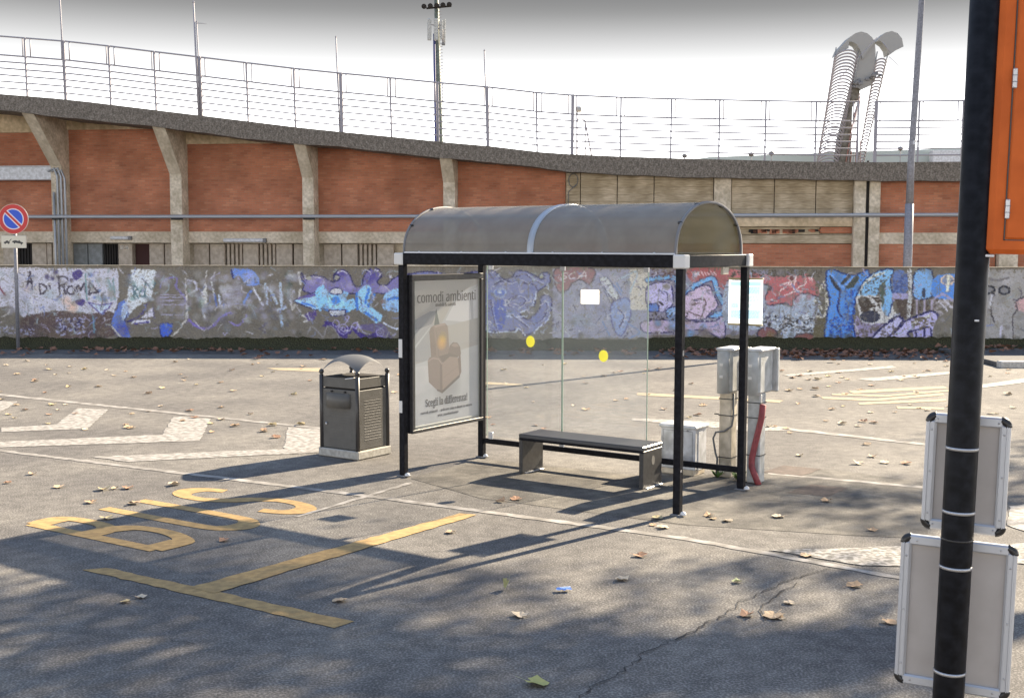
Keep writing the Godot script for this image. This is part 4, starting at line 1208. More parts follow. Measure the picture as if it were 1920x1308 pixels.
		obj("brick_panel", s, M.brick, t)
		if i < 3:
			s = st_new()
			poly = []
			for k in 13:
				var x := lerpf(x0, x1, k / 12.0)
				poly.append(Vector2(x, maxf(beam_low[i] + 0.02, minf(beam_low[i] + 0.85, coping_at(x).y + 0.3))))
			poly.append(Vector2(x1, beam_low[i]))
			poly.append(Vector2(x0, beam_low[i]))
			extr(s, poly, -0.06, 0.10)
			obj("head_beam", s, M.beam, t)
		s = st_new()
		lo_hi(s, Vector3(x0, lin_lo, -0.46), Vector3(x1, lin_hi, 0.06), 0.01)
		obj("lintel", s, M.concrete, t)
	# doors and shutters under the lintels
	var strip := [[6, 30, 0], [60, 87, 0], [88, 97, 0], [137, 163, 1], [165, 191, 1], [222, 248, 0], [280, 307, 0], [309, 321, 0], [363, 391, 0], [394, 421, 0], [456, 484, 0], [518, 548, 0], [551, 568, 0], [607, 639, 0], [642, 670, 0], [707, 738, 0], [-90, -60, 0], [-55, -20, 0]]
	var ref := [Vector2(-18.070,2.118),Vector2(-16.093,2.124),Vector2(-14.140,2.131),Vector2(-12.210,2.137),Vector2(-10.304,2.143),Vector2(-8.420,2.149),Vector2(-6.558,2.156),Vector2(-4.718,2.162),Vector2(-2.899,2.167)]
	var sx := func(p: float) -> float:
		var i := clampi(int(floor(p / 100.0)), 0, 7)
		return lerpf(ref[i].x, ref[i + 1].x, p / 100.0 - i)
	for e in strip:
		s = st_new()
		lo_hi(s, Vector3(sx.call(e[0]), 0.0, -0.42), Vector3(sx.call(e[1]), lin_lo - 0.03, -0.2 + (0.02 if int(e[0]) % 2 == 0 else 0.0)), 0.012)
		obj("door_leaf", s, M.door_blue if e[2] == 1 else M.door, t)
	for e in [[31, 59, 5], [192, 221, 6], [423, 455, 4], [485, 517, 4], [672, 706, 4]]:
		for k in e[2]:
			var a := lerpf(e[0], e[1], (k + 0.1) / e[2])
			s = st_new()
			lo_hi(s, Vector3(sx.call(a), 0.0, -0.40), Vector3(sx.call(a + (e[1] - e[0]) * 0.6 / e[2]), lin_lo - 0.03, -0.27), 0.01)
			obj("door_slat", s, M.door if e[2] == 4 else M.dark, t)
	for p in [226, 235]:
		s = st_new()
		lo_hi(s, Vector3(sx.call(p), lin_lo - 0.22, -0.2), Vector3(sx.call(p + 6), lin_lo - 0.09, -0.165), 0.004)
		obj("door_notice", s, M.white_card, t)
	s = st_new()
	lo_hi(s, Vector3(sx.call(249), 0, -0.44), Vector3(sx.call(279), lin_lo - 0.03, -0.40))
	obj("dark_doorway", s, mat(0.05, 0.02, 0.018, 0.9), t)  # dark panel colour stands in for the shaded inside of the open doorway
	for e in [[Vector2(-13.833,2.698),Vector2(-13.179,2.807)], [Vector2(-9.816,2.614),Vector2(-8.417,2.741)]]:
		s = st_new()
		lo_hi(s, Vector3(e[0].x, e[0].y, 0.06), Vector3(e[1].x, e[1].y, 0.2), 0.03)
		var l := obj("strip_lamp", s, M.white_metal, t)
		s = st_new()
		lo_hi(s, Vector3(e[1].x, e[0].y - 0.01, 0.07), Vector3(e[1].x + 0.10, e[1].y + 0.01, 0.19), 0.01)
		obj("end_cap", s, M.grey_paint, l)
	# long pipe across the pilasters, and the pipes that drop down the first one
	s = st_new(true)
	tube(s, [Vector3([Vector2(-20.677,3.453)][0].x, [Vector2(-13.703,3.465)][0].y, 0.66), Vector3([Vector2(0.763,3.468)][0].x, [Vector2(0.763,3.468)][0].y, 0.66), Vector3([Vector2(18.303,3.514)][0].x, [Vector2(12.370,3.505)][0].y, 0.66)], 0.062, -1, 10)
	obj("long_pipe", s, M.pipe, t)
	for i in range(1, 5):
		s = st_new()
		bx(s, Vector3(centres[i] + 0.05, [Vector2(-0.972,3.470)][0].y - 0.085, 0.62), Vector3(0.36, 0.05, 0.16))
		obj("pipe_bracket", s, M.dark, t)
	var drops := [Vector2(-15.578,5.043),Vector2(-15.442,5.114),Vector2(-15.308,5.113),Vector2(-15.177,5.041)]
	for p in drops:
		s = st_new(true)
		tube(s, [Vector3(p.x - 0.35, p.y - 0.12, 0.56), Vector3(p.x - 0.12, p.y - 0.02, 0.6), Vector3(p.x, p.y - 0.3, 0.62), Vector3(p.x, 0, 0.62)] if p != drops[0] else [Vector3(p.x, p.y - 0.75, 0.62), Vector3(p.x, 0, 0.62)], 0.038, -1, 8)
		obj("drop_pipe", s, M.pipe, t)
	var du := [Vector2(-19.912,4.713),Vector2(-15.677,5.159)]
	s = st_new()
	lo_hi(s, Vector3(du[0].x, du[0].y, 0.02), Vector3(du[1].x, du[1].y, 0.5), 0.02)
	var duct := obj("cable_duct", s, M.white_metal, t)
	s = st_new()
	lo_hi(s, Vector3(du[0].x, du[1].y - 0.002, 0.0), Vector3(du[1].x + 0.02, du[1].y + 0.03, 0.53), 0.008)
	obj("duct_lid", s, M.white_metal, duct)
	s = st_new()
	lo_hi(s, Vector3(du[1].x, du[0].y + 0.02, 0.05), Vector3(du[1].x + 0.16, du[1].y - 0.03, 0.46), 0.01)
	obj("duct_end", s, M.grey_paint, duct)
	# right part: board-marked infill, strips of spoiled brick, columns
	var X := func(p: float) -> float:
		var r2 := [Vector2(0.726,3.562),Vector2(4.165,3.557),Vector2(7.526,3.553),Vector2(10.813,3.549),Vector2(14.028,3.545),Vector2(17.173,3.541),Vector2(20.251,3.537)]
		var i := clampi(int(floor((p - 1000.0) / 200.0)), 0, 5)
		return lerpf(r2[i].x, r2[i + 1].x, (p - 1000.0) / 200.0 - i)
	var Y := func(y: float) -> float: return [Vector2(7.546,2.516)][0].y + (461.6 - y) * 38.3 / 2250.0
	var cuts := [1062, 1112, 1158, 1226, 1338]
	for e in [[1062, 1088], [1089, 1157], [1158, 1226], [1227, 1338], [1372, 1452], [1453, 1530], [1531, 1600]]:
		var xa: float = X.call(e[0])
		var xb: float = X.call(e[1])
		var y0: float = Y.call(405.0)
		for k in 6:
			var h0 := lerpf(y0, Y.call(330.0) + 0.1, k / 6.0)
			var h1 := lerpf(y0, Y.call(330.0) + 0.1, (k + 1) / 6.0) - 0.004
			s = st_new()
			lo_hi(s, Vector3(xa, h0, -0.1), Vector3(xb - 0.008, h1, 0.24 + 0.006 * ((k * 7 + int(e[0])) % 3)), 0.005)
			obj("board_course", s, M.board, t)
	for e in [[1060, 1600, 425, 406, 0.27, "beam"], [1060, 1540, 440, 426, 0.12, "board"], [1541, 1600, 437, 426, 0.16, "brick"], [1060, 1600, 456, 441, 0.26, "board"], [1060, 1600, 640, 457, 0.2, "brick"]]:
		s = st_new()
		lo_hi(s, Vector3(X.call(e[0]), maxf(0.0, Y.call(e[2])), -0.42), Vector3(X.call(e[1]), Y.call(e[3]), e[4]), 0.01)
		obj("infill_band", s, M[e[5]], t)
	rng.seed = 61
	for k in 26:
		var xa: float = X.call(rng.randf_range(1400, 1545))
		s = st_new()
		lo_hi(s, Vector3(xa, Y.call(439.0 - rng.randf_range(0, 6)), 0.1), Vector3(xa + rng.randf_range(0.12, 0.24), Y.call(430.0), 0.15), 0.01)
		obj("broken_brick", s, M.brick if k % 3 else M.dark, t)
	for e in [[1339, 1371, 0.32], [1600, 1622, 0.50], [1629, 1650, 0.42]]:
		s = st_new()
		lo_hi(s, Vector3(X.call(e[0]), 0, -0.1), Vector3(X.call(e[1]), Y.call(330.0), e[2]), 0.015)
		obj("column", s, M.pilaster, t)
	s = st_new()
	lo_hi(s, Vector3(X.call(1622), 0, -0.1), Vector3(X.call(1629), Y.call(330.0), 0.36))
	obj("joint_gap", s, M.dark, t)
	s = st_new(true)
	tube(s, [Vector3(X.call(1626), 0, 0.30), Vector3(X.call(1626), Y.call(305.0), 0.30)], 0.035, -1, 8)
	obj("drop_pipe", s, M.dark, t)
	for e in [[1650, 1872], [1912, 2200]]:
		s = st_new()
		lo_hi(s, Vector3(X.call(e[0]), Y.call(436.0), -0.06), Vector3(X.call(e[1]), Y.call(330.0), 0.2))
		obj("brick_panel", s, M.brick, t)
		s = st_new()
		lo_hi(s, Vector3(X.call(e[0]), Y.call(457.0), -0.42), Vector3(X.call(e[1]), Y.call(436.0), 0.24), 0.01)
		obj("lintel", s, M.concrete, t)
		s = st_new()
		lo_hi(s, Vector3(X.call(e[0]), 0, -0.42), Vector3(X.call(e[1]), Y.call(457.0), 0.2))
		obj("brick_panel", s, M.brick, t)
	s = st_new()
	lo_hi(s, Vector3(X.call(1874), 0, -0.1), Vector3(X.call(1910), Y.call(330.0), 0.5), 0.015)
	obj("column", s, M.pilaster, t)
	# looped cable on the corner of the concrete
	s = st_new(true)
	var lp := []
	for k in 15:
		var a := TAU * k / 12.0 - 1.5
		lp.append(Vector3(X.call(1075) + 0.15 * cos(a), Y.call(338.0) + 0.22 * sin(a), 0.29))
	lp.append(Vector3(X.call(1066), Y.call(360.0), 0.29))
	lp.append(Vector3(X.call(1066), Y.call(402.0), 0.29))
	tube(s, lp, 0.015, -1, 6)
	obj("loop_cable", s, M.cable, t)

func make_railing() -> void:
	var t := thing("stand_railing", "grey metal railing of posts and thin rails along the stadium rim", "railing", STADIUM_AT, STADIUM_TURN)
	var posts := [Vector3(-18.515,8.679,2.400),Vector3(-17.031,8.660,2.350),Vector3(-15.513,8.648,2.250),Vector3(-14.212,8.632,2.200),Vector3(-12.770,8.630,2.050),Vector3(-11.334,8.635,1.850),Vector3(-9.878,8.632,1.700),Vector3(-8.372,8.628,1.550),Vector3(-6.835,8.616,1.450),Vector3(-5.324,8.604,1.350),Vector3(-3.727,8.586,1.280),Vector3(-2.216,8.575,1.180),Vector3(-0.647,8.565,1.060),Vector3(0.916,8.554,0.950),Vector3(2.019,8.549,0.850),Vector3(3.533,8.552,0.660),Vector3(5.114,8.533,0.600),Vector3(6.614,8.505,0.600),Vector3(8.035,8.480,0.600),Vector3(9.570,8.452,0.600),Vector3(10.835,8.429,0.600),Vector3(11.376,8.419,0.600),Vector3(12.656,8.396,0.600),Vector3(13.957,8.372,0.600),Vector3(15.354,8.347,0.600),Vector3(16.737,8.322,0.600)]
	var thick := [6, 9, 12, 14, 21]
	var hs := [0.22, 0.43, 0.64, 0.85, 1.06, 1.27, 1.86]
	for i in posts.size():
		var p: Vector3 = posts[i]
		var y := coping_at(p.x).x
		var w := 0.10 if i in thick else 0.055
		var s := st_new()
		# posts stand a little out of plumb
		var lean := 0.035 if p.x < 1.0 else -0.01
		bar(s, Vector3(p.x, y - 0.1, p.z), Vector3(p.x - lean, y + 1.88, p.z), w, w, 0.006)
		obj("post", s, M.rail, t)
	for k in hs.size():
		for part in [[0, 20], [21, posts.size() - 1]]:
			var pts := []
			for i in range(part[0], part[1] + 1):
				pts.append(Vector3(posts[i].x, coping_at(posts[i].x).x + hs[k], posts[i].z - 0.04))
			var s := st_new(true)
			tube(s, pts, 0.025 if k < 5 else 0.027, -1, 6)
			obj("rail", s, M.rail, t)
	# narrow stiles that close each upper opening
	for i in range(0, posts.size() - 1):
		if i == 20: continue
		for e in [[i, 0.13], [i + 1, -0.13]]:
			var p: Vector3 = posts[e[0]]
			var y := coping_at(p.x + e[1]).x
			var s := st_new(true)
			tube(s, [Vector3(p.x + e[1], y + 1.27, p.z - 0.04), Vector3(p.x + e[1], y + 1.86, p.z - 0.04)], 0.02, -1, 5)
			obj("stile", s, M.rail, t)
	# bare poles that rise from the rim
	var poles := [[1, [Vector3(-14.252,7.351,2.200)][0], 2.15, 0.028, "slender bare pole above the rim, nearest the left edge"], [2, [Vector3(-9.930,6.784,1.800)][0], 3.55, 0.035, "tallest bare pole on the rim, above the second pilaster"], [3, [Vector3(-9.860,6.789,1.750)][0], 2.95, 0.026, "thin pole with a short arm beside the tallest rim pole"], [4, [Vector3(-5.416,6.160,1.300)][0], 2.95, 0.026, "bare pole on the rim left of the floodlight mast"], [5, [Vector3(-0.665,5.684,1.050)][0], 2.95, 0.026, "bare pole on the rim right of the floodlight mast"]]
	for e in poles:
		var p: Vector3 = e[1]
		var h: float = [4.1, 3.55, 2.95, 2.98, 2.98][e[0] - 1]
		var o := thing("rim_pole", e[4], "pole", STADIUM_AT + Vector3(p.x, 0, p.z).rotated(Vector3.UP, STADIUM_TURN), STADIUM_TURN, "bare poles on the stadium rim")
		var s := st_new(true)
		var y := coping_at(p.x).x
		tube(s, [Vector3(0, y - 0.1, 0), Vector3(-0.10, y + h, 0)], e[3], e[3] * 0.8, 8)
		obj("shaft", s, M.rail, o)
		s = st_new(true)
		lathe(s, Vector3(-0.10, y + h, 0), [Vector2(e[3], 0), Vector2(e[3] * 1.2, 0.02), Vector2(0.001, 0.06)], 8)
		obj("cap", s, M.rail, o)
		if e[0] == 3:
			s = st_new(true)
			tube(s, [Vector3(-0.09, y + h - 0.03, 0), Vector3(0.10, y + h - 0.04, 0), Vector3(0.24, y + h - 0.07, 0)], 0.012, 0.006, 6)
			obj("arm", s, M.rail, o)
	# round lamps peeping over the rim
	var lamps := [Vector3(5.561,5.382,0.200),Vector3(7.647,5.416,0.200),Vector3(8.275,5.445,0.200),Vector3(12.213,5.563,0.200)]
	var where := ["leftmost of the small round lamps over the rim", "second small round rim lamp from the left, left of a close pair", "third small round rim lamp from the left, right of a close pair", "round rim lamp beside the tall grey pole"]
	for i in lamps.size():
		var p: Vector3 = lamps[i]
		var o := thing("rim_lamp", where[i], "lamp", STADIUM_AT + Vector3(p.x, 0, p.z).rotated(Vector3.UP, STADIUM_TURN), STADIUM_TURN, "small round lamps on the rim")
		var s := st_new(true)
		lathe(s, Vector3(0, p.y, 0), [Vector2(0.001, -0.08), Vector2(0.07, -0.05), Vector2(0.09, 0), Vector2(0.07, 0.05), Vector2(0.001, 0.07)], 12)
		obj("globe", s, M.grey_paint, o)
		s = st_new(true)
		tube(s, [Vector3(0, coping_at(p.x).x - 0.2, 0), Vector3(0, p.y - 0.06, 0)], 0.015, -1, 6)
		obj("stem", s, M.rail, o)
	# inner stair handrail with its small camera
	var hr := [Vector3(2.079,5.521,-0.400),Vector3(2.069,6.949,-0.400),Vector3(2.333,6.586,-0.400),Vector3(2.602,5.517,-0.400),Vector3(2.358,5.519,-0.400)]
	var o := thing("stair_handrail", "bent handrail and camera post behind the thick rim post", "handrail", STADIUM_AT, STADIUM_TURN)
	var s := st_new(true)
	tube(s, [hr[0] - Vector3(0, 0.3, 0), hr[1]], 0.03, -1, 8)
	obj("camera_post", s, M.rail, o)
	s = st_new()
	bx(s, hr[1] + Vector3(0.06, 0.0, 0.05), Vector3(0.2, 0.17, 0.3), 0.04)
	obj("camera_housing", s, M.box_grey, o)
	s = st_new(true)
	tube(s, [hr[1] - Vector3(0, 0.32, 0), hr[2] + Vector3(-0.1, 0.05, 0), hr[2], hr[2] + Vector3(0.04, -0.2, 0), hr[3] - Vector3(0, 0.3, 0)], 0.024, -1, 8)
	obj("bent_rail", s, M.rail, o)
	s = st_new(true)
	tube(s, [hr[2] + Vector3(0.01, -0.05, 0), hr[4] - Vector3(0, 0.3, 0)], 0.02, -1, 8)
	obj("stanchion", s, M.rail, o)

func make_far_things() -> void:
	# pale roof of a far stand
	var r := [Vector2(8.984,6.913),Vector2(10.072,7.077),Vector2(14.706,7.250),Vector2(19.066,7.421),Vector2(21.517,7.508),Vector2(28.058,7.576),Vector2(28.117,6.144),Vector2(8.995,6.101)]
	var o := thing("far_stand", "pale green sheet roof of a far stand over the rim", "building", Vector3(0, 0, -62))
	var s := st_new()
	extr(s, r, -3.0, 0.0)
	obj("roof_sheet", s, mat(0.40, 0.46, 0.45, 0.5), o)
	s = st_new()
	lo_hi(s, Vector3(r[0].x, 0, -2.9), Vector3(r[5].x, 5.8, -0.2))
	obj("wall", s, M.concrete, o)
	var r2 := [Vector2(21.225,7.374),Vector2(27.608,7.441),Vector2(27.642,6.617),Vector2(21.250,6.603)]
	s = st_new()
	extr(s, r2, 0.3, 0.8)
	obj("end_panel", s, M.white_metal, o)
	# floodlight mast
	var m := [Vector2(-4.593,8.017),Vector2(-4.869,18.568),Vector2(-4.806,17.104),Vector2(-4.879,15.435),Vector2(-5.482,17.902),Vector2(-4.057,17.672),Vector2(-5.720,17.834),Vector2(-3.853,17.739)]
	var mast := thing("floodlight_mast", "tall floodlight mast with antennas behind the stand", "mast", Vector3(m[0].x, 0, -78))
	var top: Vector2 = m[1] - Vector2(m[0].x, 0)
	s = st_new(true)
	tube(s, [Vector3(0, 0, 0), Vector3(top.x * 0.4, top.y * 0.5, 0), Vector3(top.x, top.y, 0)], 0.34, 0.14, 14)
	obj("shaft", s, tri_tex(mat(0.17, 0.20, 0.16, 0.6), tone_tex(64, 0.03, 256, Color(0.7, 0.7, 0.7), Color(1, 1, 1), 4, 1.4), 2.0), mast)
	s = st_new(true)
	tube(s, [Vector3(-0.22, 0, 0.28), Vector3(top.x - 0.13, top.y * 0.86, 0.16)], 0.10, 0.08, 8)
	obj("cable_run", s, mat(0.05, 0.055, 0.16, 0.6), mast)
	for k in 60:
		s = st_new()
		var y := 6.0 + k * 0.2
		var f := y / top.y
		bx(s, Vector3(top.x * f + 0.42 - 0.2 * f, y, 0), Vector3(0.16, 0.03, 0.03))
		obj("step_rung", s, M.rail, mast)
	for e in [[-0.42, 0.5, 2.2], [0.0, 0.55, 2.2], [0.34, 0.35, 1.9], [0.5, -0.2, 2.4]]:
		s = st_new()
		var cy: float = m[2].y - 0.9
		bx(s, Vector3(top.x + e[0], cy - 0.05 * e[1], e[1]), Vector3(0.14 if e[0] > 0.2 else 0.26, e[2] * 0.62, 0.14), 0.04)
		obj("antenna_panel", s, M.box_grey, mast)
		s = st_new()
		bar(s, Vector3(top.x, cy + 0.3, 0), Vector3(top.x + e[0], cy + 0.3, e[1]), 0.05, 0.05)
		obj("antenna_arm", s, M.rail, mast)
	s = st_new(true)
	tube(s, [Vector3(top.x + 0.05, m[3].y + 0.9, 0.1), Vector3(top.x + 0.4, m[3].y + 0.8, 0.1), Vector3(top.x + 0.42, m[3].y - 0.1, 0.1)], 0.05, -1, 6)
	obj("antenna_arm", s, M.rail, mast)
	s = st_new()
	bx(s, Vector3(top.x + 0.45, m[3].y - 0.1, 0.12), Vector3(0.24, 0.16, 0.2), 0.03)
	obj("radio_unit", s, M.grey_paint, mast)
	for j in 2:
		var y: float = m[5].y - 0.1 if j == 0 else m[4].y + 0.35
		s = st_new()
		bar(s, Vector3(top.x - 0.62, y - 0.05, 0.3), Vector3(top.x + 0.98, y + 0.1, 0.3), 0.10, 0.10)
		obj("lamp_crossbar", s, M.dark, mast)
		for k in 5:
			s = st_new(true)
			var c := Vector3(top.x - 0.75 + k * 0.40, y + 0.12 + 0.03 * k, 0.42)
			tube(s, [c + Vector3(0, 0.06, -0.16), c + Vector3(0, -0.03, 0.0), c + Vector3(0, -0.09, 0.12)], 0.08, 0.17, 10)
			obj("floodlight", s, M.dark, mast)
	make_twin_tower()
	# tall plain pole between wall and stand
	var lp := [Vector2(10.426,-0.185),Vector2(10.360,1.988),Vector2(10.373,4.755),Vector2(10.522,8.828),Vector2(10.538,9.632)]
	var pole := thing("lighting_column", "tall grey metal pole between the graffiti wall and the stand", "pole", Vector3(lp[0].x, 0, -31.5))
	s = st_new(true)
	var x0: float = lp[0].x
	tube(s, [Vector3(lp[0].x - x0, 0, 0), Vector3(lp[1].x - x0, lp[1].y, 0), Vector3([Vector2(10.366,3.626)][0].x - x0, [Vector2(10.366,3.626)][0].y, 0)], 0.118, 0.112, 16)
	obj("lower_shaft", s, M.galv, pole)
	s = st_new(true)
	tube(s, [Vector3([Vector2(10.367,3.598)][0].x - x0, [Vector2(10.367,3.598)][0].y, 0), Vector3(lp[2].x - x0, lp[2].y, 0), Vector3(lp[3].x - x0, lp[3].y, 0), Vector3(lp[4].x - x0, lp[4].y, 0)], 0.10, 0.062, 16)
	obj("upper_shaft", s, M.galv, pole)
	s = st_new()
	bx(s, Vector3([Vector2(10.401,5.194)][0].x - x0, [Vector2(10.401,5.194)][0].y, 0.1), Vector3(0.06, 0.10, 0.03), 0.01)
	obj("clamp", s, M.white_metal, pole)

func make_twin_tower() -> void:
	var D := 60.0
	var t := thing("twin_tube_tower", "twin hooped metal tubes with curved grey hoods rising behind the rim", "tower", Vector3(0, 0, -D))
	var grey := mat(0.30, 0.30, 0.29, 0.7)
	var hoop_m := mat(0.30, 0.28, 0.30, 0.6)
	var shaft_m := tri_tex(mat(0.19, 0.18, 0.155, 0.8), tone_tex(51, 0.02, 256, Color(0.74, 0.73, 0.71), Color(1, 1, 1), 6, 1.7), 1.6)
	# hoops of the two tubes, from the foot up to the hood
	var sides := [[Vector2(15.521,6.210),Vector2(16.469,12.391)], 0.47, [Vector2(17.159,6.214),Vector2(18.204,12.189)], 0.22, 0.34]
	for k in 2:
		var a: Vector2 = sides[0 if k == 0 else 2][0]
		var b: Vector2 = sides[0 if k == 0 else 2][1]
		var n := 40
		for i in n - 2:
			var f := 0.96 * i / (n - 1)
			var c := a.lerp(b, f)
			var r: float = 0.50 + 0.06 * f if k == 0 else lerpf(0.13, 0.27, f)
			var s := st_new(true)
			var pts := []
			for j in 13:
				var an := PI * j / 12.0
				pts.append(Vector3(c.x - r * cos(an), c.y + r * 0.62 * sin(an) - 0.12, 0.85 * r * sin(an)))
			tube(s, pts, 0.042, -1, 5)
			obj("hoop", s, hoop_m, t)
		for e in [-1.0, 1.0]:
			var s := st_new(true)
			var r0 := 0.50 if k == 0 else 0.13
			var r1 := 0.56 if k == 0 else 0.27
			tube(s, [Vector3(a.x + e * r0, a.y - 0.12, 0), Vector3(b.x + e * r1, b.y - 0.12, 0)], 0.03, -1, 6)
			obj("side_rail", s, grey, t)
	# hoods that close the tops of the tubes
	for q2 in [[Vector2(15.881,11.849),Vector2(16.004,12.159),Vector2(16.259,12.442),Vector2(16.513,12.726),Vector2(16.796,12.932),Vector2(17.081,13.010),Vector2(17.371,12.933),Vector2(17.613,12.728),Vector2(17.776,12.497),Vector2(17.523,12.188),Vector2(17.170,11.671),Vector2(17.080,12.084),Vector2(16.889,12.392),Vector2(16.649,12.520),Vector2(16.492,12.520),Vector2(16.474,12.211),Vector2(16.164,12.056)], [Vector2(17.776,12.497),Vector2(17.979,12.729),Vector2(18.261,12.961),Vector2(18.572,13.039),Vector2(18.863,12.936),Vector2(19.080,12.680),Vector2(19.171,12.294),Vector2(18.834,12.139),Vector2(18.475,11.881),Vector2(18.415,12.164),Vector2(18.224,12.421),Vector2(17.984,12.575)]]:
		var hs := st_new()
		extr(hs, q2, -0.7, 0.15)
		obj("hood", hs, grey, t)
	# solid leaf between the tubes, then the shaft below it
	var q := [Vector2(17.083,11.981),Vector2(17.772,12.651),Vector2(17.843,11.982),Vector2(17.853,10.692),Vector2(17.676,10.433),Vector2(17.157,10.198),Vector2(16.807,10.534),Vector2(16.971,11.258)]
	var s := st_new()
	extr(s, q, -0.25, 0.05)
	obj("centre_leaf", s, grey, t)
	q = [Vector2(16.804,10.638),Vector2(17.157,10.224),Vector2(17.116,9.784),Vector2(16.811,9.394),Vector2(16.795,6.003),Vector2(16.002,6.001),Vector2(16.167,7.832),Vector2(16.548,9.393)]
	s = st_new()
	extr(s, q, -0.6, -0.1)
	obj("shaft", s, shaft_m, t)
	var red := mat(0.34, 0.16, 0.14, 0.7)
	for k in 7:
		var p := [Vector2(16.425,6.002),Vector2(17.271,6.004),Vector2(16.899,10.042),Vector2(17.133,10.121)]
		var f := k / 6.0
		s = st_new(true)
		tube(s, [Vector3(lerpf(p[0].x, p[1].x, f), p[0].y, 0.0), Vector3(lerpf(p[2].x, p[3].x, f), p[2].y - 0.9 * (1.0 - f), 0.0)], 0.022, -1, 6)
		obj("upright", s, red if k % 2 == 0 else M.rail, t)
	# cluster of fittings under the leaf
	rng.seed = 19
	for k in 12:
		var p := [Vector2(16.783,10.431),Vector2(18.082,10.951)]
		s = st_new()
		var f := rng.randf()
		bx(s, Vector3(lerpf(p[0].x, p[1].x, f), lerpf(p[0].y, p[1].y, f) + rng.randf_range(-0.15, 0.15), rng.randf_range(0.05, 0.4)), Vector3(rng.randf_range(0.1, 0.26), rng.randf_range(0.08, 0.2), 0.16), 0.03, Basis(Vector3(0, 0, 1), rng.randf_range(-0.6, 0.6)))
		obj("fitting", s, M.grey_paint, t)
	var w := [Vector2(15.911,10.636),Vector2(17.720,12.651),Vector2(17.987,12.446),Vector2(18.423,11.880)]
	for e in [[0, 1], [2, 3]]:
		s = st_new(true)
		tube(s, [Vector3(w[e[0]].x, w[e[0]].y, 0.6), Vector3(w[e[1]].x, w[e[1]].y, 0.6)], 0.018, -1, 6)
		obj("brace", s, M.rail, t)
	var st := [Vector2(18.426,11.777),Vector2(19.850,9.816)]
	var wire := thing("stay_wire", "thin stay wire sloping down from the tower to the tall pole", "wire", Vector3(0, 0, -D))
	s = st_new(true)
	tube(s, [Vector3(st[0].x, st[0].y, 0.3), Vector3(st[1].x, st[1].y, 2.0)], 0.012, -1, 5)
	obj("strand", s, M.rail, wire)

const SW := 3.312
const SD := 1.4476

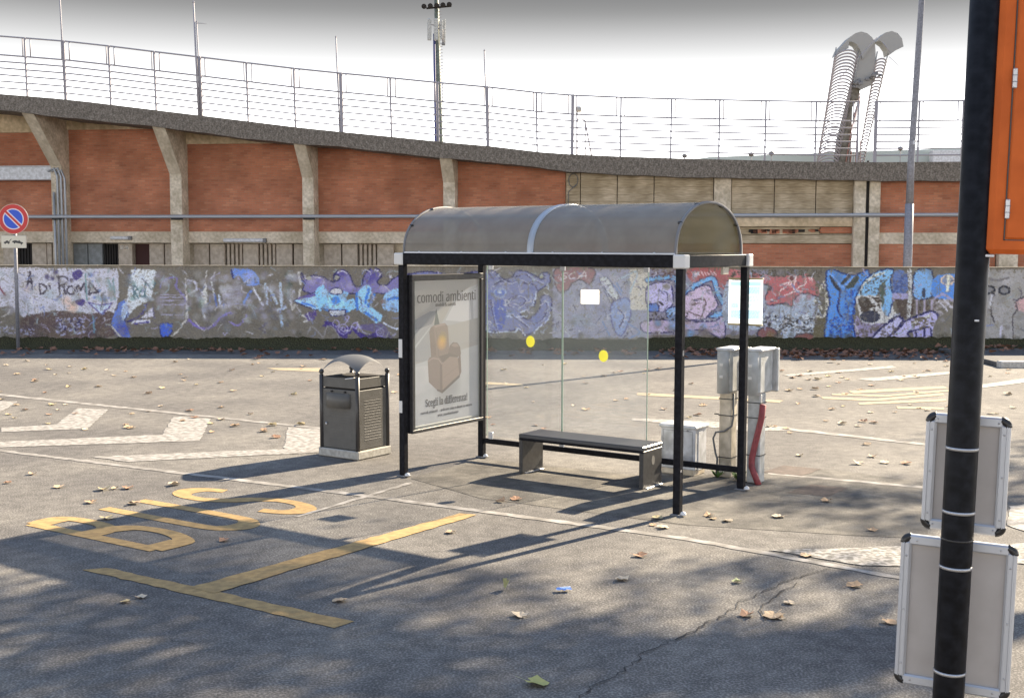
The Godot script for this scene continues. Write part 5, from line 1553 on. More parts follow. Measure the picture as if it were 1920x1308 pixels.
func make_shelter() -> void:
	var t := thing("bus_shelter", "black bus shelter with smoked barrel roof and glass back", "bus shelter", SHELTER_AT, SHELTER_TURN)
	var s := st_new()
	for c in [[0.0, 0.0], [SW, 0.0], [SW, -SD], [0.0, -SD]]:
		s = st_new()
		lo_hi(s, Vector3(c[0] - 0.036, 0.012, c[1] - 0.036), Vector3(c[0] + 0.036, 2.31, c[1] + 0.036), 0.006)
		obj("post", s, M.black_paint, t)
		s = st_new()
		bx(s, Vector3(c[0] + 0.01, 0.010, c[1] + 0.01), Vector3(0.12, 0.012, 0.11), 0.004)
		obj("foot_plate", s, M.grey_paint, t)
		s = st_new(true)
		lathe(s, Vector3(c[0] + 0.075, 0.02, c[1] + 0.03), [Vector2(0.03, 0), Vector2(0.026, 0.02), Vector2(0.001, 0.035)], 8)
		obj("foot_bolt", s, M.white_plastic, t)
	# beams round the top and white corner blocks
	s = st_new()
	lo_hi(s, Vector3(0.03, 2.305, -0.045), Vector3(SW - 0.03, 2.425, 0.045), 0.006)
	obj("front_beam", s, M.black_paint, t)
	s = st_new()
	lo_hi(s, Vector3(0.03, 2.305, -SD - 0.045), Vector3(SW - 0.03, 2.425, -SD + 0.045), 0.006)
	obj("back_beam", s, M.black_paint, t)
	for x in [0.0, SW]:
		s = st_new()
		lo_hi(s, Vector3(x - 0.04, 2.307, -SD + 0.06), Vector3(x + 0.04, 2.423, -0.06), 0.006)
		obj("side_beam", s, M.black_paint, t)
		for z in [0.0, -SD]:
			s = st_new()
			bx(s, Vector3(x + (-0.022 if x == 0.0 else 0.004), 2.363, z), Vector3(0.125, 0.128, 0.11), 0.01)
			obj("corner_block", s, M.white_plastic, t)
	# barrel roof in two sheets with a rib between
	var halves := [[0.03, SW * 0.5 - 0.028], [SW * 0.5 + 0.028, SW - 0.05]]
	var arc := func(f: float, x: float, grow := 0.0) -> Vector3:
		var a := PI * f
		return Vector3(x, 2.428 + (0.50 + grow) * pow(sin(a), 0.86), -SD * 0.5 + (SD * 0.5 + 0.01 + grow) * cos(a))
	for h in halves:
		s = st_new(true)
		for j in 28:
			quad(s, arc.call(j / 28.0, h[0]), arc.call((j + 1) / 28.0, h[0]), arc.call((j + 1) / 28.0, h[1]), arc.call(j / 28.0, h[1]), arc.call((j + 0.5) / 28.0, 0.0) - Vector3(0, 2.428, -SD * 0.5))
		obj("roof_sheet", s, M.smoked, t)
	for e in [[SW * 0.5, 0.07, "roof_rib", mat(0.34, 0.38, 0.43, 0.4, 0.2)], [0.03, 0.02, "roof_edge", M.grey_paint], [SW - 0.05, 0.02, "roof_edge", M.grey_paint]]:
		s = st_new(true)
		for j in 28:
			var f0 := j / 28.0
			var f1 := (j + 1) / 28.0
			var x0: float = e[0] - e[1] * 0.5
			var x1: float = e[0] + e[1] * 0.5
			var out: Vector3 = arc.call((j + 0.5) / 28.0, 0.0) - Vector3(0, 2.428, -SD * 0.5)
			quad(s, arc.call(f0, x0, 0.012), arc.call(f1, x0, 0.012), arc.call(f1, x1, 0.012), arc.call(f0, x1, 0.012), out)
			quad(s, arc.call(f0, x0, -0.012), arc.call(f1, x0, -0.012), arc.call(f1, x1, -0.012), arc.call(f0, x1, -0.012), -out)
			quad(s, arc.call(f0, x0, 0.012), arc.call(f1, x0, 0.012), arc.call(f1, x0, -0.012), arc.call(f0, x0, -0.012), Vector3.LEFT)
			quad(s, arc.call(f0, x1, 0.012), arc.call(f1, x1, 0.012), arc.call(f1, x1, -0.012), arc.call(f0, x1, -0.012), Vector3.RIGHT)
		obj(e[2], s, e[3], t)
	for x in [0.045, SW - 0.065]:
		s = st_new()
		for j in 28:
			tri(s, Vector3(x, 2.43, -SD * 0.5), arc.call(j / 28.0, x, -0.014), arc.call((j + 1) / 28.0, x, -0.014), Vector3.RIGHT)
		obj("end_pane", s, M.amber, t)
		for f in [0.18, 0.38, 0.62, 0.82]:
			s = st_new(true)
			var p: Vector3 = arc.call(f, x, 0.0)
			bx(s, p, Vector3(0.05, 0.03, 0.03), 0.008)
			obj("edge_clip", s, M.black_plastic, t)
	for z in [0.02, -SD - 0.02]:
		s = st_new()
		bx(s, Vector3(SW * 0.5, 2.432, z), Vector3(SW - 0.1, 0.016, 0.03), 0.003)
		obj("gutter_strip", s, M.alu, t)
	for k in 6:
		s = st_new(true)
		lathe(s, Vector3(0.25 + k * 0.56, 2.436, 0.03), [Vector2(0.012, 0), Vector2(0.012, 0.008), Vector2(0.001, 0.012)], 8)
		obj("roof_bolt", s, M.alu, t)
	for e in [[SW + 0.037, 1.52, 0.0, 0.05], [SW + 0.037, 0.42, 0.012, 0.02]]:
		s = st_new()
		bx(s, Vector3(e[0], e[1], e[2]), Vector3(0.003, e[3], 0.03), 0.001)
		obj("paint_chip", s, M.grey_paint, t)
	# glass back in two panes, third bay open
	for e in [[0.075, 1.118], [1.128, 2.205]]:
		s = st_new()
		quad(s, Vector3(e[0], 0.27, -SD), Vector3(e[1], 0.27, -SD), Vector3(e[1], 2.275, -SD), Vector3(e[0], 2.275, -SD), Vector3(0, 0, 1))
		var pane := obj("glass_pane", s, M.glass, t)
		for x in [e[0], e[1]]:
			s = st_new()
			lo_hi(s, Vector3(x - 0.004, 0.27, -SD - 0.005), Vector3(x + 0.004, 2.275, -SD + 0.005))
			obj("pane_edge", s, M.glass_edge, pane)
	for p in [[0.13, 0.27], [1.123, 0.275], [2.18, 0.275], [0.13, 2.27], [1.123, 2.27], [2.18, 2.27]]:
		s = st_new()
		bx(s, Vector3(p[0], p[1], -SD), Vector3(0.06, 0.09, 0.03), 0.006)
		obj("glass_clamp", s, M.alu, t)
	s = st_new()
	lo_hi(s, Vector3(0.036, 0.175, -SD - 0.02), Vector3(SW - 0.036, 0.235, -SD + 0.02), 0.006)
	obj("bottom_rail", s, M.black_paint, t)
	# scuffed white tape on the left front post
	for e in [[1.30, 1.50, 0.03], [0.70, 0.83, 0.026]]:
		s = st_new()
		bx(s, Vector3(-0.008, (e[0] + e[1]) * 0.5, 0.037), Vector3(e[2] * 1.7, e[1] - e[0], 0.005), 0.002)
		obj("white_tape", s, M.white_plastic, t)
	s = st_new()
	bx(s, Vector3(SW, 2.265, -SD * 0.66), Vector3(0.03, 0.075, 0.13), 0.005)
	obj("beige_tag", s, mat(0.50, 0.45, 0.36, 0.6), t)

func shelter_point(p: Vector3) -> Vector3:
	return SHELTER_AT + p.rotated(Vector3.UP, SHELTER_TURN)

func make_shelter_things() -> void:
	# advertising case on the left end
	var t := thing("advertising_case", "framed advertising poster of a brown armchair on the shelter's left end", "advertising panel", shelter_point(Vector3(0.0, 0, -SD * 0.5)), SHELTER_TURN)
	var hz := 0.655
	var s := st_new()
	lo_hi(s, Vector3(-0.045, 0.46, -hz), Vector3(0.03, 2.19, hz), 0.01)
	obj("case_back", s, M.black_paint, t)
	for e in [[0.46, 0.50, -hz, hz], [2.125, 2.19, -hz, hz], [0.5, 2.125, -hz, -hz + 0.045], [0.5, 2.125, hz - 0.045, hz]]:
		s = st_new()
		lo_hi(s, Vector3(0.03, e[0], e[2]), Vector3(0.075, e[1], e[3]), 0.006)
		obj("case_frame", s, M.grey_metal, t)
	for e in [[0.5, 0.53, -hz + 0.045, hz - 0.045], [0.53, 2.125, hz - 0.085, hz - 0.045], [0.53, 2.125, -hz + 0.045, -hz + 0.06]]:
		s = st_new()
		lo_hi(s, Vector3(0.03, e[0], e[2]), Vector3(0.045, e[1], e[3]), 0.003)
		obj("inner_border", s, mat(0.30, 0.32, 0.30, 0.5, 0.2), t)
	var pm := StandardMaterial3D.new()
	pm.albedo_texture = poster_face()
	pm.roughness = 0.25
	pm.emission_enabled = false
	s = st_new()
	quad(s, Vector3(0.036, 0.53, hz - 0.085), Vector3(0.036, 0.53, -hz + 0.06), Vector3(0.036, 2.125, -hz + 0.06), Vector3(0.036, 2.125, hz - 0.085), Vector3.RIGHT, [Vector2(0, 1), Vector2(1, 1), Vector2(1, 0), Vector2(0, 0)])
	var poster := obj("poster", s, pm, t)
	var f := SystemFont.new()
	f.font_names = PackedStringArray(["Droid Sans"])
	var fs := SystemFont.new()
	fs.font_names = PackedStringArray(["Droid Serif"])
	fs.font_italic = true
	var txt := func(words: String, y: float, z: float, height: float, font: Font, c: Color, squeeze := 1.0) -> void:
		var tm := TextMesh.new()
		tm.text = words
		tm.font = font
		tm.font_size = 64
		tm.pixel_size = height / 64.0
		tm.depth = 0.002
		var o := MeshInstance3D.new()
		o.mesh = tm
		var m := StandardMaterial3D.new()
		m.albedo_color = c
		m.roughness = 0.4
		o.material_override = m
		o.name = "lettering"
		o.rotation.y = PI / 2
		o.scale.x = squeeze
		o.position = Vector3(0.039, y, z)
		poster.add_child(o, true)
	txt.call("comodi ambienti", 1.935, -0.01, 0.155, f, C8(84, 80, 78), 0.92)
	txt.call("mobili & salotti", 1.85, 0.02, 0.055, f, C8(104, 100, 98))
	txt.call("Scegli la differenza!", 0.765, -0.0, 0.115, fs, C8(70, 68, 70), 0.72)
	txt.call("comodi ambienti  -  poltrone relax e divani su misura", 0.665, -0.0, 0.04, f, C8(92, 92, 96))
	txt.call("www.comodiambienti.it", 0.61, -0.02, 0.036, f, C8(100, 100, 104))
	s = st_new()
	quad(s, Vector3(0.06, 0.5, hz - 0.045), Vector3(0.06, 0.5, -hz + 0.045), Vector3(0.06, 2.125, -hz + 0.045), Vector3(0.06, 2.125, hz - 0.045), Vector3.RIGHT)
	var cg: StandardMaterial3D = M.glass.duplicate()
	cg.albedo_color.a = 0.04
	obj("cover_glass", s, cg, t)
	# printed timetable hung behind the right rear post
	var tt := thing("timetable", "sunlit blue and white timetable sheet behind the right rear post", "timetable", shelter_point(Vector3(3.295, 1.94, -SD - 0.06)), SHELTER_TURN)
	var tmat := StandardMaterial3D.new()
	tmat.albedo_texture = timetable_face()
	tmat.roughness = 0.5
	tmat.backlight_enabled = true
	tmat.backlight = Color(0.9, 0.95, 1.0)
	s = st_new(true)
	for j in 8:
		var a := -0.186 + 0.372 * j / 8.0
		var b := -0.186 + 0.372 * (j + 1) / 8.0
		var za := 0.012 * sin(j * 0.7)
		var zb := 0.012 * sin((j + 1) * 0.7)
		quad(s, Vector3(a, -0.225, za), Vector3(b, -0.225, zb), Vector3(b, 0.225, zb), Vector3(a, 0.225, za), Vector3(0, 0, 1), [Vector2(j / 8.0, 1), Vector2((j + 1) / 8.0, 1), Vector2((j + 1) / 8.0, 0), Vector2(j / 8.0, 0)])
	obj("sheet", s, tmat, tt)
	for y in [-0.235, 0.235]:
		s = st_new()
		bx(s, Vector3(0, y, 0.0), Vector3(0.38, 0.018, 0.02), 0.003)
		obj("holder_strip", s, mat(0.5, 0.42, 0.22, 0.5), tt)
	# yellow stickers, and a white card added to imitate a reflection in the glass
	for e in [[0.692, 1.413, "round yellow sticker on the left glass pane", 0.058], [1.66, 1.299, "round yellow sticker on the right glass pane", 0.058]]:
		var o := thing("yellow_sticker", e[2], "sticker", shelter_point(Vector3(e[0], e[1], -SD + 0.006)), SHELTER_TURN, "yellow stickers on the shelter glass")
		s = st_new()
		var q := []
		for k in 24: q.append(Vector2(cos(TAU * k / 24), sin(TAU * k / 24) * 1.12) * e[3])
		extr(s, q, 0.0, 0.002)
		obj("disc", s, M.yellow_dot, o)
	var no := thing("reflection_card", "white card added in place of a pale reflection on the upper right glass pane", "stand_in", shelter_point(Vector3(1.482, 1.945, -SD + 0.006)), SHELTER_TURN)
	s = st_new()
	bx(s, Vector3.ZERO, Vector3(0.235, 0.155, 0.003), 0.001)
	obj("white_card", s, M.white_card, no)
	make_bench()
	make_bin()

func make_bench() -> void:
	var t := thing("bench", "dark metal bench with slab seat and panel legs in the shelter", "bench", shelter_point(Vector3(1.715, 0, -1.055)), SHELTER_TURN)
	var s := st_new()
	lo_hi(s, Vector3(-0.775, 0.40, -0.215), Vector3(0.775, 0.445, 0.215), 0.008)
	obj("seat", s, M.seat, t)
	s = st_new()
	lo_hi(s, Vector3(-0.775, 0.375, 0.19), Vector3(0.775, 0.40, 0.212), 0.004)
	obj("seat_apron", s, M.black_paint, t)
	for x in [-0.75, 0.75]:
		s = st_new()
		lo_hi(s, Vector3(x - 0.024, 0.006, -0.21), Vector3(x + 0.024, 0.399, 0.21), 0.006)
		obj("leg", s, M.grey_metal, t)
		s = st_new()
		lo_hi(s, Vector3(x - 0.045, 0.002, -0.19), Vector3(x + 0.05, 0.012, 0.16), 0.003)
		obj("foot_plate", s, M.alu, t)
	s = st_new()
	var q := []
	for k in 20: q.append(Vector2(cos(TAU * k / 20) * 0.035 , sin(TAU * k / 20) * 0.05))
	extr(s, q, 0.0, 0.002)
	var o := obj("round_plate", s, mat(0.16, 0.15, 0.13, 0.6), t)
	o.rotation.y = PI / 2
	o.position = Vector3(0.774, 0.28, -0.01)

func make_bin() -> void:
	var t := thing("litter_bin", "grey square litter bin with domed lid on a pale concrete base", "litter bin", shelter_point(Vector3(-1.345, 0, -0.705)), SHELTER_TURN)
	var s := st_new()
	bx(s, Vector3(0, 0.055, 0), Vector3(0.64, 0.10, 0.60), 0.012)
	obj("base", s, tri_tex(mat(0.46, 0.44, 0.39, 0.9), M.concrete.albedo_texture, 0.7), t)
	var hx := 0.285
	var hz := 0.265
	for sx in [-1, 1]:
		for sz in [-1, 1]:
			s = st_new(true)
			tube(s, [Vector3(sx * hx, 0.1, sz * hz), Vector3(sx * hx, 0.975, sz * hz)], 0.026, -1, 12)
			var p := obj("corner_post", s, M.bin_dark, t)
			s = st_new(true)
			lathe(s, Vector3(sx * hx, 0.975, sz * hz), [Vector2(0.024, 0), Vector2(0.018, 0.012), Vector2(0.03, 0.03), Vector2(0.03, 0.05), Vector2(0.016, 0.066), Vector2(0.001, 0.07)], 12)
			obj("ball_cap", s, M.bin_dark, p)
	# four sides: rim band over a pressed panel with slots
	for k in 4:
		var b := Basis(Vector3.UP, PI * 0.5 * k)
		var w := hx * 2.0 - 0.05 if k % 2 == 0 else hz * 2.0 - 0.05
		var d := hz if k % 2 == 0 else hx
		s = st_new()
		bx(s, b * Vector3(0, 0.895, d - 0.004), Vector3(w, 0.12, 0.012), 0.004, b)
		obj("rim_band", s, M.bin, t)
		s = st_new()
		bx(s, b * Vector3(0, 0.465, d), Vector3(w, 0.70, 0.014), 0.004, b)
		var pn := obj("side_panel", s, M.bin, t)
		for j in 15:
			s = st_new()
			var y := 0.22 + j * 0.033
			bx(s, b * Vector3(-0.01 if k != 0 else 0.02, y, d + 0.0075), Vector3(w * (0.62 if k != 0 else 0.7), 0.008, 0.003), 0.001, b)
			obj("louvre", s, M.bin, pn)
	s = st_new()
	bx(s, Vector3(0, 0.5, 0), Vector3(hx * 2 - 0.06, 0.76, hz * 2 - 0.06))
	obj("liner", s, M.dark, t)
	# ash hood with its curved face on the front
	s = st_new(true)
	for j in 10:
		var a0 := PI * j / 10.0
		var a1 := PI * (j + 1) / 10.0
		var f := func(a: float, y: float) -> Vector3: return Vector3(-0.01 - 0.19 * cos(a), y, hz + 0.01 + 0.05 * sin(a))
		quad(s, f.call(a0, 0.60), f.call(a1, 0.60), f.call(a1, 0.77), f.call(a0, 0.77), Vector3(0, 0, 1))
		tri(s, Vector3(-0.01, 0.77, hz), f.call(a0, 0.77), f.call(a1, 0.77), Vector3.UP)
		tri(s, Vector3(-0.01, 0.60, hz), f.call(a0, 0.60), f.call(a1, 0.60), Vector3.DOWN)
	obj("ash_hood", s, M.bin, t)
	for x in [-0.11, 0.1]:
		s = st_new()
		bx(s, Vector3(x, 0.79, hz + 0.014), Vector3(0.03, 0.02, 0.02), 0.004)
		obj("hood_screw", s, M.dark, t)
	s = st_new(true)
	lathe(s, Vector3(-0.2, 0.40, hz + 0.012), [Vector2(0.014, -0.014), Vector2(0.016, 0), Vector2(0.014, 0.014), Vector2(0.001, 0.016)], 10)
	obj("lock", s, M.steel, t)
	s = st_new()
	bx(s, Vector3(0.16, 0.955, hz - 0.02), Vector3(0.14, 0.012, 0.05), 0.004, Basis(Vector3(0, 0, 1), 0.15))
	obj("lid_latch", s, M.white_plastic, t)
	# domed lid carried on the four corners
	s = st_new(true)
	var n := 14
	var H := func(x: float, z: float) -> Vector3:
		return Vector3(x * hx, 1.21 - 0.13 * (x * x + z * z) * 0.5 - 0.065 * pow(absf(x * z), 1.6), z * hz)
	for i in n:
		for j in n:
			var x0 := -1.0 + 2.0 * i / n
			var x1 := -1.0 + 2.0 * (i + 1) / n
			var z0 := -1.0 + 2.0 * j / n
			var z1 := -1.0 + 2.0 * (j + 1) / n
			# scalloped edges: each side is cut back in an arc
			quad(s, scallop(H, x0, z0), scallop(H, x1, z0), scallop(H, x1, z1), scallop(H, x0, z1), Vector3.UP)
	obj("domed_lid", s, M.bin_lid, t)
	s = st_new()
	bx(s, Vector3(0, 0.955, 0), Vector3(hx * 2 - 0.1, 0.01, hz * 2 - 0.1))
	obj("dark_mouth", s, M.dark, t)  # dark plate colour imitates the shade of the hollow inside

func scallop(H: Callable, x: float, z: float) -> Vector3:
	var kx := 1.0 - 0.03 * (1.0 - z * z)
	var kz := 1.0 - 0.03 * (1.0 - x * x)
	return H.call(x * kx, z * kz)

func make_utilities() -> void:
	# two pillars with meter boxes behind the shelter, and a low cabinet
	for e in [[Vector3(2.355, 0, -12.95), 1.41, "meter box on a concrete pillar left of the rear post", 0, 0.185], [Vector3(2.60, 0, -12.63), 1.43, "meter box on a concrete pillar with red tube, right of the rear post", 1, 0.16]]:
		var t := thing("meter_pillar", e[2], "meter box", e[0], SHELTER_TURN, "meter boxes on pillars behind the shelter")
		var s := st_new()
		bx(s, Vector3(0, 0.48, 0), Vector3(0.145, 0.96, 0.15), 0.012)
		obj("pillar", s, M.pilaster if e[3] == 0 else M.box_grey, t)
		s = st_new()
		var h: float = e[1]
		bx(s, Vector3(0.0, h - 0.24, -0.06), Vector3(e[4], 0.47, 0.36), 0.02)
		var b := obj("meter_box", s, M.box_grey, t)
		s = st_new(true)
		tube(s, [Vector3(-0.01, h - 0.485, 0.10), Vector3(-0.01, h - 0.03, 0.10)], 0.075, -1, 16)
		obj("rounded_front", s, M.box_grey, b)
		s = st_new()
		bx(s, Vector3(0.01, h - 0.01, -0.06), Vector3(e[4] + 0.03, 0.03, 0.39), 0.01)
		obj("box_lid", s, M.box_pale, b)
		s = st_new()
		bx(s, Vector3(0.02, h - 0.24, -0.27), Vector3(e[4] + 0.06, 0.47, 0.06), 0.012)
		obj("back_box", s, M.box_grey, b)
		for y in [0.17, 0.30]:
			s = st_new()
			bx(s, Vector3(-0.01, h - y, 0.176), Vector3(0.04, 0.03, 0.006), 0.002)
			obj("label_plate", s, M.white_plastic, b)
		for y in ([0.86, 0.68, 0.22] if e[3] == 0 else [0.86, 0.70, 0.30]):
			s = st_new()
			for q in [[0, 0.077, 0.155, 0.006], [0, -0.077, 0.155, 0.006]]:
				bx(s, Vector3(0, y, q[1]), Vector3(q[2], 0.010, q[3]))
			for x in [-0.075, 0.075]: bx(s, Vector3(x, y, 0), Vector3(0.006, 0.010, 0.152))
			obj("strap", s, M.strap, t)
		if e[3] == 0:
			s = st_new(true)
			tube(s, [Vector3(0.085, 0.92, 0.05), Vector3(0.088, 0.66, 0.06), Vector3(0.08, 0.57, 0.08), Vector3(0.0, 0.51, 0.09), Vector3(-0.10, 0.49, 0.09), Vector3(-0.13, 0.42, 0.09), Vector3(-0.10, 0.26, 0.09), Vector3(-0.08, 0.20, 0.085), Vector3(-0.085, 0.02, 0.09)], 0.011, -1, 8)
			obj("cable", s, M.cable, t)
			s = st_new()
			bx(s, Vector3(-0.1, 0.69, 0.08), Vector3(0.05, 0.012, 0.012))
			obj("cable_clip", s, M.strap, t)
		else:
			s = st_new(true)
			tube(s, [Vector3(0.105, 0.85, 0.08), Vector3(0.09, 0.70, 0.085), Vector3(0.03, 0.42, 0.10), Vector3(0.0, 0.27, 0.105), Vector3(0.0, 0.18, 0.105), Vector3(0.04, 0.10, 0.115), Vector3(0.09, 0.0, 0.125)], 0.033, -1, 12)
			obj("red_tube", s, M.red_tube, t)
	var c := thing("low_cabinet", "low white utility cabinet beside the bench, behind the shelter rail", "cabinet", Vector3(1.905, 0, -13.16), SHELTER_TURN)
	var s := st_new()
	bx(s, Vector3(0, 0.035, 0), Vector3(0.40, 0.07, 0.27), 0.008)
	obj("plinth", s, M.pilaster, c)
	s = st_new()
	bx(s, Vector3(0, 0.295, 0), Vector3(0.42, 0.46, 0.29), 0.01)
	obj("body", s, M.box_pale, c)
	s = st_new()
	bx(s, Vector3(0.0, 0.535, 0.0), Vector3(0.46, 0.04, 0.33), 0.012)
	obj("lid", s, M.box_pale, c)
	s = st_new()
	bx(s, Vector3(0.213, 0.28, 0.02), Vector3(0.006, 0.44, 0.10), 0.002)
	obj("side_rib", s, M.box_pale, c)
	for p in [[-0.1, 0.16], [0.12, 0.50]]:
		s = st_new(true)
		lathe(s, Vector3(p[0], p[1], 0.148), [Vector2(0.012, -0.008), Vector2(0.013, 0.0), Vector2(0.001, 0.008)], 10)
		obj("lock", s, M.grey_paint, c)
	s = st_new()
	for y in [0.10, 0.49]: bx(s, Vector3(0, y, 0.1462), Vector3(0.36, 0.004, 0.003))
	for x in [-0.18, 0.18]: bx(s, Vector3(x, 0.295, 0.1462), Vector3(0.004, 0.386, 0.003))
	obj("door_seam", s, M.grey_paint, c)
	# weeds at the pillar foot
	for e in [[Vector3(2.44, 0, -12.70), 0.13, "small green weed growing between the rear post and left pillar", 26], [Vector3(2.24, 0, -12.88), 0.10, "dark tuft of weeds by the cable of the left pillar", 20]]:
		var w := thing("weed", e[2], "weed", e[0], 0.0, "weeds behind the shelter")
		rng.seed = int(e[3])
		s = st_new()
		for k in int(e[3]):
			var a := rng.randf() * TAU
			var l: float = e[1] * rng.randf_range(0.5, 1.1)
			var tip := Vector3(cos(a) * l * 0.8, l * rng.randf_range(0.4, 1.0), sin(a) * l * 0.8)
			var sd := Vector3(-sin(a), 0.2, cos(a)) * l * 0.22
			quad(s, Vector3.ZERO, tip * 0.55 + sd, tip, tip * 0.55 - sd, Vector3.UP)
		obj("leaves", s, M.leaf_green, w)
		s = st_new(true)
		for k in 4:
			var a := TAU * k / 4.0
			tube(s, [Vector3.ZERO, Vector3(cos(a) * 0.03, e[1] * 0.7, sin(a) * 0.03)], 0.004, 0.002, 5)
		obj("stems", s, M.leaf_green, w)

func make_parking_sign() -> void:
	var t := thing("no_parking_sign", "round no parking sign with tow plate on a grey pole, far left", "traffic sign", Vector3(-11.885, 0, -28.75))
	var s := st_new(true)
	tube(s, [Vector3(0.0, 0, 0), Vector3(0.02, 3.42, 0)], 0.042, -1, 14)
	obj("pole", s, M.galv, t)
	s = st_new()
	var q := []
	for k in 40: q.append(Vector2(cos(TAU * k / 40), sin(TAU * k / 40)) * 0.358)
	extr(s, q, 0.045, 0.06)
	var back := obj("disc_plate", s, M.galv, t)
	back.position = Vector3(0.01, 3.12, 0)
	var fm := StandardMaterial3D.new()
	fm.albedo_texture = sign_face()
	fm.roughness = 0.4
	s = st_new()
	for k in 40:
		var a: Vector2 = q[k]
		var b: Vector2 = q[(k + 1) % 40]
		tri(s, Vector3(0, 0, 0.063), Vector3(a.x, a.y, 0.063), Vector3(b.x, b.y, 0.063), Vector3(0, 0, 1), [Vector2(0.5, 0.5), Vector2(0.5 + a.x / 0.716, 0.5 - a.y / 0.716), Vector2(0.5 + b.x / 0.716, 0.5 - b.y / 0.716)])
	obj("disc_face", s, fm, back)
	s = st_new()
	bx(s, Vector3(0, 2.58, 0.05), Vector3(0.60, 0.30, 0.012), 0.004)
	var plate := obj("tow_plate", s, M.galv, t)
	var pmat := StandardMaterial3D.new()
	pmat.albedo_texture = plate_face()
	pmat.roughness = 0.45
	s = st_new()
	quad(s, Vector3(-0.295, 2.435, 0.059), Vector3(0.295, 2.435, 0.059), Vector3(0.295, 2.725, 0.059), Vector3(-0.295, 2.725, 0.059), Vector3(0, 0, 1), [Vector2(0, 1), Vector2(1, 1), Vector2(1, 0), Vector2(0, 0)])
	obj("plate_face", s, pmat, plate)
	for y in [3.12, 2.58]:
		s = st_new()
		bx(s, Vector3(0.015, y, 0.0), Vector3(0.11, 0.04, 0.10), 0.006)
		obj("clamp", s, M.galv, t)

